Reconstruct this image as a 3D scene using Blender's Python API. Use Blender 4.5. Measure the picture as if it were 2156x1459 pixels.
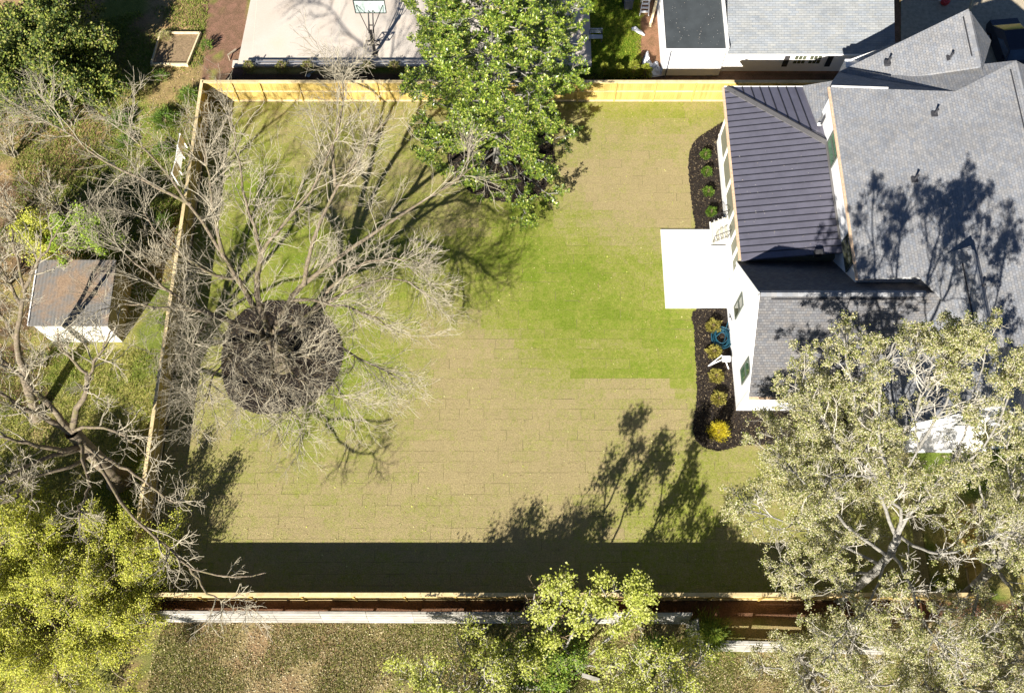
import bpy, math, random
import numpy as np
from mathutils import Vector, Matrix

random.seed(7)
RNG = np.random.default_rng(11)
scene = bpy.context.scene
for o in list(bpy.data.objects):
    bpy.data.objects.remove(o)
COL = scene.collection

# ------------------------------------------------------------------ camera
FPX, CX, CY, HC, TH = 2040.65, 1078.0, 729.5, 52.0, math.radians(22.0)
CT, ST = math.cos(TH), math.sin(TH)
cam_d = bpy.data.cameras.new('camera')
cam = bpy.data.objects.new('camera', cam_d)
COL.objects.link(cam)
cam.location = (0, 0, HC)
cam.rotation_euler = (TH, 0, 0)
cam_d.sensor_width = 36.0
cam_d.lens = 36.0 * FPX / 2156.0
cam_d.clip_end = 3000
scene.camera = cam

# ------------------------------------------------------------------ light
SUN_EL, SUN_AZ = math.radians(32.3), math.radians(205.8)   # azimuth clockwise from +Y
sd = Vector((math.sin(SUN_AZ) * math.cos(SUN_EL), math.cos(SUN_AZ) * math.cos(SUN_EL), math.sin(SUN_EL)))
world = bpy.data.worlds.new('World')
scene.world = world
world.use_nodes = True
nt = world.node_tree
bg = nt.nodes['Background']
sky = nt.nodes.new('ShaderNodeTexSky')
sky.sky_type = 'NISHITA'
sky.sun_disc = False
sky.sun_elevation = SUN_EL
sky.sun_rotation = SUN_AZ
sky.ozone_density = 2.5
sky.dust_density = 0.0
sky.air_density = 0.45
nt.links.new(sky.outputs[0], bg.inputs[0])
bg.inputs[1].default_value = 0.05
sun_d = bpy.data.lights.new('sun', 'SUN')
sun_d.energy = 5.0
sun_d.angle = math.radians(0.5)
sun_d.color = (1.0, 0.955, 0.88)
sun = bpy.data.objects.new('sun', sun_d)
COL.objects.link(sun)
sun.location = sd * 80
sun.rotation_euler = (-sd).to_track_quat('-Z', 'Y').to_euler()
scene.view_settings.view_transform = 'Standard'
scene.view_settings.look = 'None'
scene.view_settings.gamma = 1.0
scene.view_settings.exposure = 1.2
scene.view_settings.use_curve_mapping = False


# ------------------------------------------------------------------ measuring helpers
def P(px, py, z=0.0):
    """the point at height z that the photograph shows at this pixel"""
    u = (px - CX) / FPX
    v = (py - CY) / FPX
    t = (HC - z) / (CT + v * ST)
    return Vector((t * u, t * (ST - v * CT), z))


def to_px(X, Y, Z=0.0):
    d = (HC - Z) * CT + Y * ST
    up = Y * CT - (HC - Z) * ST
    return CX + FPX * X / d, CY - FPX * up / d


# ------------------------------------------------------------------ materials
MATS = {}


def new_mat(name):
    m = bpy.data.materials.new(name)
    m.use_nodes = True
    MATS[name] = m
    n = m.node_tree.nodes
    return m, n, m.node_tree.links, n['Principled BSDF']


def ramp(nodes, links, fac, stops):
    r = nodes.new('ShaderNodeValToRGB')
    el = r.color_ramp.elements
    while len(el) < len(stops):
        el.new(0.5)
    for e, (p, c) in zip(el, stops):
        e.position = p
        e.color = (*c, 1)
    links.new(fac, r.inputs[0])
    return r.outputs[0]


def noise(nodes, links, scale, detail=4, rough=0.6, vec=None, dist=0.0):
    t = nodes.new('ShaderNodeTexNoise')
    t.inputs['Scale'].default_value = scale
    t.inputs['Detail'].default_value = detail
    t.inputs['Roughness'].default_value = rough
    t.inputs['Distortion'].default_value = dist
    if vec is not None:
        links.new(vec, t.inputs['Vector'])
    return t.outputs['Fac']


def world_pos(nodes):
    return nodes.new('ShaderNodeNewGeometry').outputs['Position']


def mixc(nodes, links, fac, a, b, mode='MIX'):
    m = nodes.new('ShaderNodeMix')
    m.data_type = 'RGBA'
    m.blend_type = mode
    for sock, val in ((m.inputs[0], fac), (m.inputs[6], a), (m.inputs[7], b)):
        if isinstance(val, (int, float)):
            sock.default_value = val
        elif isinstance(val, tuple):
            sock.default_value = (*val, 1)
        else:
            links.new(val, sock)
    return m.outputs[2]


def bump(nodes, links, bsdf, height, strength=0.5, dist=0.05):
    b = nodes.new('ShaderNodeBump')
    b.inputs['Strength'].default_value = strength
    b.inputs['Distance'].default_value = dist
    links.new(height, b.inputs['Height'])
    links.new(b.outputs[0], bsdf.inputs['Normal'])


def plain(name, col, rough=0.7, var=0.15, scale=6.0, metal=0.0, bumps=0.0, spec=0.3):
    m, n, l, b = new_mat(name)
    pos = world_pos(n)
    f = noise(n, l, scale, 5, 0.65, pos)
    lo = tuple(c * (1 - var) for c in col)
    hi = tuple(min(1, c * (1 + var)) for c in col)
    c = ramp(n, l, f, [(0.3, lo), (0.7, hi)])
    l.new(c, b.inputs['Base Color'])
    b.inputs['Roughness'].default_value = rough
    b.inputs['Metallic'].default_value = metal
    b.inputs['Specular IOR Level'].default_value = spec
    if bumps:
        bump(n, l, b, noise(n, l, scale * 6, 4, 0.7, pos), bumps, 0.02)
    return m


def attr_mat(name, rough=0.8, fine=40.0, var=0.35, trans=0.0, bumps=0.3, spec=0.2):
    """colour comes from the 'col' attribute with fine noise on top"""
    m, n, l, b = new_mat(name)
    a = n.new('ShaderNodeAttribute')
    a.attribute_name = 'col'
    pos = world_pos(n)
    c = a.outputs['Color']
    if var:
        f1 = noise(n, l, fine, 3, 0.8, pos)
        v = ramp(n, l, f1, [(0.28, (1 - var,) * 3), (0.72, (1 + var,) * 3)])
        c = mixc(n, l, 1.0, c, v, 'MULTIPLY')
        if bumps:
            bump(n, l, b, f1, bumps, 0.03)
    l.new(c, b.inputs['Base Color'])
    b.inputs['Roughness'].default_value = rough
    b.inputs['Specular IOR Level'].default_value = spec
    if trans:
        out = n['Material Output']
        tr = n.new('ShaderNodeBsdfTranslucent')
        l.new(c, tr.inputs[0])
        mx = n.new('ShaderNodeMixShader')
        mx.inputs[0].default_value = trans
        l.new(b.outputs[0], mx.inputs[1])
        l.new(tr.outputs[0], mx.inputs[2])
        l.new(mx.outputs[0], out.inputs[0])
    return m


# ground: broad colour of the soil and growth is an attribute, the grain is noise
def ground_material():
    m, n, l, b = new_mat('ground_soil')
    a = n.new('ShaderNodeAttribute')
    a.attribute_name = 'col'
    pos = world_pos(n)
    f1 = noise(n, l, 14, 6, 0.75, pos)
    f2 = noise(n, l, 2.2, 5, 0.65, pos, 0.6)
    v1 = ramp(n, l, f1, [(0.25, (0.35, 0.35, 0.32)), (0.5, (0.95, 0.95, 0.95)), (0.78, (1.75, 1.7, 1.6))])
    v2 = ramp(n, l, f2, [(0.3, (0.7, 0.75, 0.65)), (0.7, (1.22, 1.15, 1.15))])
    c = mixc(n, l, 1.0, a.outputs['Color'], v1, 'MULTIPLY')
    c = mixc(n, l, 1.0, c, v2, 'MULTIPLY')
    l.new(c, b.inputs['Base Color'])
    b.inputs['Roughness'].default_value = 0.95
    b.inputs['Specular IOR Level'].default_value = 0.1
    bump(n, l, b, f1, 0.9, 0.06)


ground_material()


def sod_material():
    m, n, l, b = new_mat('sod_turf')
    a = n.new('ShaderNodeAttribute')
    a.attribute_name = 'col'
    sep = n.new('ShaderNodeSeparateColor')
    l.new(a.outputs['Color'], sep.inputs[0])
    pos = world_pos(n)
    big = noise(n, l, 0.55, 4, 0.6, pos, 0.4)
    mid = noise(n, l, 3.2, 5, 0.7, pos)
    fine = noise(n, l, 8.5, 4, 0.85, pos)
    blade = noise(n, l, 19, 4, 0.9, pos)
    # how green: piece value + patches
    def math_(op, x, y):
        k = n.new('ShaderNodeMath')
        k.operation = op
        for s, v in ((k.inputs[0], x), (k.inputs[1], y)):
            if isinstance(v, (int, float)):
                s.default_value = v
            else:
                l.new(v, s)
        return k.outputs[0]
    g = math_('ADD', sep.outputs[0], math_('MULTIPLY', math_('SUBTRACT', mid, 0.5), 1.0))
    g = math_('ADD', g, math_('MULTIPLY', math_('SUBTRACT', big, 0.5), 0.7))
    g = math_('ADD', g, math_('MULTIPLY', math_('SUBTRACT', fine, 0.5), 1.5))
    c = ramp(n, l, g, [(0.0, (0.355, 0.285, 0.145)), (0.35, (0.30, 0.278, 0.098)), (0.62, (0.25, 0.265, 0.052)), (1.0, (0.165, 0.225, 0.022))])
    v = ramp(n, l, blade, [(0.28, (0.52, 0.52, 0.45)), (0.5, (1, 1, 1)), (0.72, (1.55, 1.55, 1.3))])
    c = mixc(n, l, 1.0, c, v, 'MULTIPLY')
    br = math_('ADD', 0.75, math_('MULTIPLY', sep.outputs[1], 0.5))
    comb = n.new('ShaderNodeCombineColor')
    for i in range(3):
        l.new(br, comb.inputs[i])
    c = mixc(n, l, 1.0, c, comb.outputs[0], 'MULTIPLY')
    l.new(c, b.inputs['Base Color'])
    b.inputs['Roughness'].default_value = 0.9
    b.inputs['Specular IOR Level'].default_value = 0.12
    bump(n, l, b, blade, 0.9, 0.05)


sod_material()


def shingle_material(name, dark, light, tint, w=0.30, h=0.145):
    m, n, l, b = new_mat(name)
    uv = n.new('ShaderNodeUVMap')
    uv.uv_map = 'UVMap'
    def brick(wd, ht, c1, c2, off, mort, ms):
        t = n.new('ShaderNodeTexBrick')
        t.inputs['Scale'].default_value = 1.0
        t.inputs['Brick Width'].default_value = wd
        t.inputs['Row Height'].default_value = ht
        t.inputs['Mortar Size'].default_value = ms
        t.inputs['Mortar Smooth'].default_value = 0.3
        t.inputs['Color1'].default_value = (*c1, 1)
        t.inputs['Color2'].default_value = (*c2, 1)
        t.inputs['Mortar'].default_value = (*mort, 1)
        t.offset = off
        l.new(uv.outputs[0], t.inputs['Vector'])
        return t
    t1 = brick(w, h, dark, light, 0.5, tuple(c * 0.8 for c in dark), 0.007)
    t2 = brick(w * 1.37, h, (0.88, 0.90, 0.95), tint, 0.37, (1, 1, 1), 0.0)
    pos = world_pos(n)
    gr = ramp(n, l, noise(n, l, 45, 3, 0.8, pos), [(0.25, (0.72,) * 3), (0.75, (1.28,) * 3)])
    st = ramp(n, l, noise(n, l, 0.7, 4, 0.6, pos), [(0.3, (0.88,) * 3), (0.7, (1.1,) * 3)])
    c = mixc(n, l, 1.0, t1.outputs[0], t2.outputs[0], 'MULTIPLY')
    c = mixc(n, l, 1.0, c, gr, 'MULTIPLY')
    c = mixc(n, l, 1.0, c, st, 'MULTIPLY')
    l.new(c, b.inputs['Base Color'])
    b.inputs['Roughness'].default_value = 0.92
    b.inputs['Specular IOR Level'].default_value = 0.15
    inv = n.new('ShaderNodeMath')
    inv.operation = 'SUBTRACT'
    inv.inputs[0].default_value = 1.0
    l.new(t1.outputs['Fac'], inv.inputs[1])
    bump(n, l, b, inv.outputs[0], 0.8, 0.02)


shingle_material('grey_shingle', (0.225, 0.232, 0.242), (0.295, 0.30, 0.305), (1.05, 1.0, 0.95), 0.19, 0.15)
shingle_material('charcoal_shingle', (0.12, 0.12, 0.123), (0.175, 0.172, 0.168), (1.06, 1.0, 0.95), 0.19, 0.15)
shingle_material('grey_shingle_pale', (0.25, 0.265, 0.272), (0.30, 0.315, 0.32), (1.05, 1.01, 0.96), 0.36, 0.15)


def wood_material(name, c1, c2, scale=(3, 3, 0.6), rough=0.8):
    m, n, l, b = new_mat(name)
    tc = n.new('ShaderNodeTexCoord')
    mp = n.new('ShaderNodeMapping')
    mp.inputs['Scale'].default_value = scale
    l.new(tc.outputs['Object'], mp.inputs[0])
    f = noise(n, l, 5.0, 5, 0.7, mp.outputs[0], 0.3)
    oi = n.new('ShaderNodeObjectInfo')
    c = ramp(n, l, f, [(0.28, c1), (0.72, c2)])
    v = ramp(n, l, oi.outputs['Random'], [(0.0, (0.84, 0.82, 0.78)), (1.0, (1.13, 1.12, 1.1))])
    c = mixc(n, l, 1.0, c, v, 'MULTIPLY')
    big = ramp(n, l, noise(n, l, 0.9, 4, 0.6, world_pos(n)), [(0.3, (0.85, 0.85, 0.82)), (0.7, (1.1, 1.1, 1.1))])
    c = mixc(n, l, 1.0, c, big, 'MULTIPLY')
    l.new(c, b.inputs['Base Color'])
    b.inputs['Roughness'].default_value = rough
    b.inputs['Specular IOR Level'].default_value = 0.2
    bump(n, l, b, f, 0.3, 0.01)


wood_material('pine_board', (0.42, 0.30, 0.08), (0.58, 0.43, 0.145))
wood_material('pine_trim', (0.56, 0.43, 0.22), (0.74, 0.60, 0.36), (1, 1, 1))
wood_material('grey_plank', (0.26, 0.245, 0.22), (0.54, 0.52, 0.48), (0.5, 4, 4))
wood_material('bed_timber', (0.55, 0.44, 0.27), (0.80, 0.69, 0.47), (1, 1, 1))
wood_material('old_log', (0.22, 0.18, 0.13), (0.42, 0.36, 0.28), (0.6, 3, 3))


def bark_material(name, c1, c2, moss=None):
    m, n, l, b = new_mat(name)
    pos = world_pos(n)
    f = noise(n, l, 7, 6, 0.75, pos, 0.5)
    c = ramp(n, l, f, [(0.3, c1), (0.65, c2)])
    if moss:
        k = ramp(n, l, noise(n, l, 2.4, 4, 0.6, pos), [(0.5, (0, 0, 0)), (0.68, (1, 1, 1))])
        c = mixc(n, l, k, c, moss)
    l.new(c, b.inputs['Base Color'])
    b.inputs['Roughness'].default_value = 0.95
    b.inputs['Specular IOR Level'].default_value = 0.1
    bump(n, l, b, f, 0.8, 0.04)


bark_material('bark_grey', (0.075, 0.06, 0.043), (0.27, 0.215, 0.15), (0.15, 0.135, 0.06))
bark_material('twig_grey', (0.24, 0.21, 0.15), (0.42, 0.37, 0.27))
bark_material('bark_pale', (0.14, 0.13, 0.11), (0.33, 0.31, 0.27))
bark_material('twig_pale', (0.32, 0.29, 0.23), (0.52, 0.48, 0.40))
bark_material('twig_brown', (0.30, 0.20, 0.11), (0.55, 0.42, 0.27))

attr_mat('leaf', 0.6, 30, 0.0, 0.42, 0.0, 0.3)
attr_mat('leaf_glossy', 0.34, 30, 0.0, 0.12, 0.0, 0.6)
attr_mat('blade', 0.8, 30, 0.0, 0.3, 0.0, 0.1)
attr_mat('litter', 0.9, 30, 0.0, 0.0, 0.0, 0.1)
plain('mulch_dark', (0.024, 0.018, 0.014), 0.95, 0.6, 18, bumps=1.0)
plain('mulch_brown', (0.22, 0.125, 0.085), 0.95, 0.4, 14, bumps=0.8)
plain('bed_soil', (0.25, 0.175, 0.10), 0.95, 0.4, 10, bumps=0.8)
plain('lawn_soil', (0.19, 0.165, 0.075), 0.95, 0.3, 10)
plain('white_concrete', (0.66, 0.645, 0.60), 0.8, 0.06, 3)
plain('step_concrete', (0.62, 0.59, 0.48), 0.85, 0.08, 5)
plain('white_siding', (0.83, 0.82, 0.80), 0.6, 0.03, 2)
plain('white_trim', (0.84, 0.82, 0.78), 0.55, 0.03, 4)
plain('white_plastic', (0.80, 0.80, 0.80), 0.4, 0.05, 6)
plain('white_sheeting', (0.80, 0.80, 0.82), 0.35, 0.08, 9)
plain('gutter_tan', (0.62, 0.44, 0.29), 0.7, 0.25, 7)
plain('metal_roof', (0.165, 0.16, 0.20), 0.40, 0.12, 1.5, 0.35, spec=0.5)
plain('metal_seam', (0.035, 0.035, 0.042), 0.45, 0.1, 3, 0.3)
plain('metal_hip', (0.20, 0.19, 0.185), 0.4, 0.08, 3, 0.4)
plain('flat_membrane', (0.052, 0.060, 0.064), 0.85, 0.18, 1.2)
plain('screen_mesh', (0.20, 0.20, 0.145), 0.75, 0.10, 1.5)
plain('black_metal', (0.022, 0.020, 0.020), 0.5, 0.2, 5, 0.2)
plain('rail_blue_grey', (0.16, 0.17, 0.20), 0.5, 0.15, 4, 0.3)
plain('vent_dark', (0.045, 0.045, 0.05), 0.6, 0.2, 8)
plain('shutter_dark', (0.045, 0.042, 0.042), 0.6, 0.1, 8)
plain('orange_steel', (0.62, 0.16, 0.08), 0.5, 0.1, 8)
plain('backboard', (0.55, 0.66, 0.60), 0.25, 0.05, 3)
plain('bin_grey', (0.10, 0.11, 0.13), 0.5, 0.1, 8)
plain('bench_grey', (0.42, 0.46, 0.50), 0.6, 0.1, 8)
plain('hose_blue', (0.012, 0.065, 0.10), 0.4, 0.25, 20)
plain('tarp_grey', (0.52, 0.53, 0.56), 0.5, 0.15, 6)
plain('car_paint', (0.010, 0.014, 0.030), 0.18, 0.1, 2, 0.2, spec=0.8)
plain('tyre', (0.015, 0.015, 0.015), 0.9, 0.1, 8)
plain('red_plastic', (0.55, 0.05, 0.05), 0.4, 0.1, 5)
plain('driveway_grey', (0.42, 0.36, 0.26), 0.9, 0.25, 4, bumps=0.4)
plain('shed_dark_wall', (0.26, 0.22, 0.12), 0.85, 0.15, 3)
plain('shed_white_wall', (0.80, 0.76, 0.64), 0.7, 0.05, 3)
plain('frame_dark', (0.09, 0.10, 0.085), 0.5, 0.1, 5)
plain('blue_cloth', (0.25, 0.42, 0.65), 0.6, 0.1, 5)


def court_material():
    m, n, l, b = new_mat('court_concrete')
    pos = world_pos(n)
    c = ramp(n, l, noise(n, l, 0.28, 5, 0.6, pos, 0.7), [(0.3, (0.52, 0.44, 0.36)), (0.55, (0.56, 0.50, 0.43)), (0.75, (0.60, 0.48, 0.36))])
    v = ramp(n, l, noise(n, l, 12, 4, 0.7, pos), [(0.3, (0.92,) * 3), (0.7, (1.06,) * 3)])
    c = mixc(n, l, 1.0, c, v, 'MULTIPLY')
    l.new(c, b.inputs['Base Color'])
    b.inputs['Roughness'].default_value = 0.85


court_material()


def glass_material(name, col):
    m, n, l, b = new_mat(name)
    c = ramp(n, l, noise(n, l, 1.2, 3, 0.5, world_pos(n)), [(0.35, tuple(x * 0.6 for x in col)), (0.7, tuple(x * 1.3 for x in col))])
    l.new(c, b.inputs['Base Color'])
    b.inputs['Roughness'].default_value = 0.06
    b.inputs['Specular IOR Level'].default_value = 0.8


glass_material('window_glass', (0.10, 0.11, 0.07))
glass_material('window_glass_green', (0.08, 0.16, 0.09))
glass_material('car_glass', (0.02, 0.05, 0.09))


def shed_roof_material():
    m, n, l, b = new_mat('shed_roof_boards')
    pos = world_pos(n)
    w = n.new('ShaderNodeTexWave')
    w.inputs['Scale'].default_value = 1.6
    w.inputs['Distortion'].default_value = 0.6
    l.new(pos, w.inputs['Vector'])
    c = ramp(n, l, w.outputs['Fac'], [(0.0, (0.14, 0.13, 0.115)), (0.2, (0.14, 0.132, 0.118)), (1, (0.18, 0.17, 0.155))])
    lit = ramp(n, l, noise(n, l, 0.45, 5, 0.65, pos, 0.5), [(0.52, (0, 0, 0)), (0.64, (1, 1, 1))])
    br = ramp(n, l, noise(n, l, 12, 5, 0.75, pos), [(0.3, (0.13, 0.085, 0.05)), (0.7, (0.36, 0.25, 0.16))])
    c = mixc(n, l, lit, c, br)
    l.new(c, b.inputs['Base Color'])
    b.inputs['Roughness'].default_value = 0.95


shed_roof_material()

# ------------------------------------------------------------------ mesh helpers


def np_mesh(name, V, F, col=None, smooth=False):
    """V (n,3), F (m,k) with one k"""
    V = np.asarray(V, dtype=np.float32)
    F = np.asarray(F, dtype=np.int32)
    me = bpy.data.meshes.new(name)
    m, k = F.shape
    me.vertices.add(len(V))
    me.vertices.foreach_set('co', V.ravel())
    me.loops.add(m * k)
    me.loops.foreach_set('vertex_index', F.ravel())
    me.polygons.add(m)
    me.polygons.foreach_set('loop_start', np.arange(0, m * k, k, dtype=np.int32))
    me.polygons.foreach_set('loop_total', np.full(m, k, dtype=np.int32))
    me.polygons.foreach_set('use_smooth', np.full(m, bool(smooth)))
    me.update(calc_edges=True)
    if col is not None:
        a = me.attributes.new('col', 'FLOAT_COLOR', 'POINT')
        c = np.ones((len(V), 4), dtype=np.float32)
        c[:, :3] = col
        a.data.foreach_set('color', c.ravel())
    return me


class MB:
    """collects boxes, bars, prisms and tubes; build() links them as one mesh object"""

    def __init__(self):
        self.v, self.f, self.uv = [], [], {}

    def add(self, vs, fs):
        o = len(self.v)
        self.v += [tuple(x) for x in vs]
        self.f += [tuple(i + o for i in f) for f in fs]
        return self

    def box(self, lo, hi):
        x0, y0, z0 = lo
        x1, y1, z1 = hi
        return self.add([(x0, y0, z0), (x1, y0, z0), (x1, y1, z0), (x0, y1, z0), (x0, y0, z1), (x1, y0, z1), (x1, y1, z1), (x0, y1, z1)],
                        [(0, 3, 2, 1), (4, 5, 6, 7), (0, 1, 5, 4), (1, 2, 6, 5), (2, 3, 7, 6), (3, 0, 4, 7)])

    def bar(self, a, b, w, h, up=(0, 0, 1)):
        a, b = Vector(a), Vector(b)
        d = (b - a).normalized()
        u = Vector(up)
        if abs(d.dot(u)) > 0.98:
            u = Vector((0, 1, 0))
        s = d.cross(u).normalized() * w / 2
        t = s.cross(d).normalized() * h / 2
        vs = [a - s - t, a + s - t, a + s + t, a - s + t, b - s - t, b + s - t, b + s + t, b - s + t]
        return self.add(vs, [(0, 1, 2, 3), (7, 6, 5, 4), (0, 4, 5, 1), (1, 5, 6, 2), (2, 6, 7, 3), (3, 7, 4, 0)])

    def slab(self, top, th, n=None):
        """polygon (any plane) thickened downwards"""
        top = [Vector(p) for p in top]
        k = len(top)
        if n is None:
            n = Vector((0, 0, 1))
        bot = [p - Vector(n) * th for p in top]
        area = sum(top[i].x * top[(i + 1) % k].y - top[(i + 1) % k].x * top[i].y for i in range(k))
        if area < 0:
            top.reverse()
            bot.reverse()
        fs = [tuple(range(k)), tuple(range(2 * k - 1, k - 1, -1))]
        fs += [(i, k + i, k + (i + 1) % k, (i + 1) % k) for i in range(k)]
        return self.add(top + bot, fs)

    def tube(self, pts, r, sides=8, cap=True, closed=False):
        pts = [Vector(p) for p in pts]
        rs = r if isinstance(r, (list, tuple)) else [r] * len(pts)
        rings = []
        k = len(pts)
        for i, p in enumerate(pts):
            if closed:
                t = (pts[(i + 1) % k] - pts[i - 1]).normalized()
            else:
                t = (pts[min(i + 1, k - 1)] - pts[max(i - 1, 0)]).normalized()
            ref = Vector((0, 0, 1)) if abs(t.z) < 0.9 else Vector((1, 0, 0))
            a = t.cross(ref).normalized()
            b = a.cross(t)
            rings.append([p + (a * math.cos(2 * math.pi * j / sides) + b * math.sin(2 * math.pi * j / sides)) * rs[i] for j in range(sides)])
        vs = [v for rg in rings for v in rg]
        fs = []
        for i in range(k if closed else k - 1):
            for j in range(sides):
                i2 = (i + 1) % k
                fs.append((i * sides + j, i * sides + (j + 1) % sides, i2 * sides + (j + 1) % sides, i2 * sides + j))
        if cap and not closed:
            fs.append(tuple(range(sides - 1, -1, -1)))
            fs.append(tuple((k - 1) * sides + j for j in range(sides)))
        return self.add(vs, fs)

    def mesh(self, name, smooth=False):
        me = bpy.data.meshes.new(name)
        me.from_pydata(self.v, [], self.f)
        if smooth:
            for p in me.polygons:
                p.use_smooth = True
        return me

    def build(self, name, mat, parent=None, smooth=False):
        return link(name, self.mesh(name, smooth), mat, parent)


def link(name, me, mat, parent=None):
    o = bpy.data.objects.new(name, me)
    COL.objects.link(o)
    if mat is not None and len(me.materials) == 0:
        me.materials.append(MATS[mat])
    if parent is not None:
        attach(o, parent)
    return o


def origin_of(o):
    v = Vector((0, 0, 0))
    while o is not None:
        if o.parent is None:
            v = v + o.location
        o = o.parent
    return v


def attach(o, parent):
    """o was modelled in world coordinates: keep it there"""
    o.parent = parent
    o.matrix_parent_inverse = Matrix.Translation(-origin_of(parent)) if parent.type == 'EMPTY' else Matrix.Identity(4)


def tag(o, label=None, cat=None, group=None, kind=None):
    if label:
        o['label'] = label
    if cat:
        o['category'] = cat
    if group:
        o['group'] = group
    if kind:
        o['kind'] = kind
    return o


def thing(name, loc, label, cat, group=None):
    e = bpy.data.objects.new(name, None)
    e.empty_display_size = 0.3
    COL.objects.link(e)
    e.location = loc
    return tag(e, label, cat, group)


def inside(poly, X, Y):
    """vectorised point in polygon"""
    X = np.asarray(X)
    Y = np.asarray(Y)
    r = np.zeros(X.shape, bool)
    k = len(poly)
    for i in range(k):
        x0, y0 = poly[i][:2]
        x1, y1 = poly[(i + 1) % k][:2]
        c = ((y0 > Y) != (y1 > Y)) & (X < (x1 - x0) * (Y - y0) / ((y1 - y0) or 1e-9) + x0)
        r ^= c
    return r


def smooth_loop(pts, n=6):
    pts = [Vector(p) for p in pts]
    k = len(pts)
    out = []
    for i in range(k):
        p0, p1, p2, p3 = pts[i - 1], pts[i], pts[(i + 1) % k], pts[(i + 2) % k]
        for j in range(n):
            t = j / n
            out.append(0.5 * ((2 * p1) + (p2 - p0) * t + (2 * p0 - 5 * p1 + 4 * p2 - p3) * t * t + (3 * p1 - p0 - 3 * p2 + p3) * t ** 3))
    return out


def vnoise(X, Y, s, seed=0, octv=4):
    """cheap smooth value noise on arrays"""
    out = np.zeros_like(X, dtype=float)
    amp, tot = 1.0, 0.0
    for o in range(octv):
        r = np.random.default_rng(seed + o * 17)
        T = r.random((64, 64))
        x = X * s + 100.3 * (o + 1)
        y = Y * s + 57.1 * (o + 1)
        xi, yi = np.floor(x).astype(int), np.floor(y).astype(int)
        fx, fy = x - xi, y - yi
        fx = fx * fx * (3 - 2 * fx)
        fy = fy * fy * (3 - 2 * fy)
        a = T[xi % 64, yi % 64]
        b = T[(xi + 1) % 64, yi % 64]
        c = T[xi % 64, (yi + 1) % 64]
        d = T[(xi + 1) % 64, (yi + 1) % 64]
        out += amp * ((a * (1 - fx) + b * fx) * (1 - fy) + (c * (1 - fx) + d * fx) * fy)
        tot += amp
        amp *= 0.55
        s *= 2.0
    return out / tot


def sstep(x, a, b):
    t = np.clip((x - a) / (b - a), 0, 1)
    return t * t * (3 - 2 * t)


# ------------------------------------------------------------------ key lines of the plot
XW, YN, YS = -19.35, 38.05, 6.75          # yard fences
FH = 2.06                                  # their height
XG = 12.62                                 # west gable wall of the house

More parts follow.
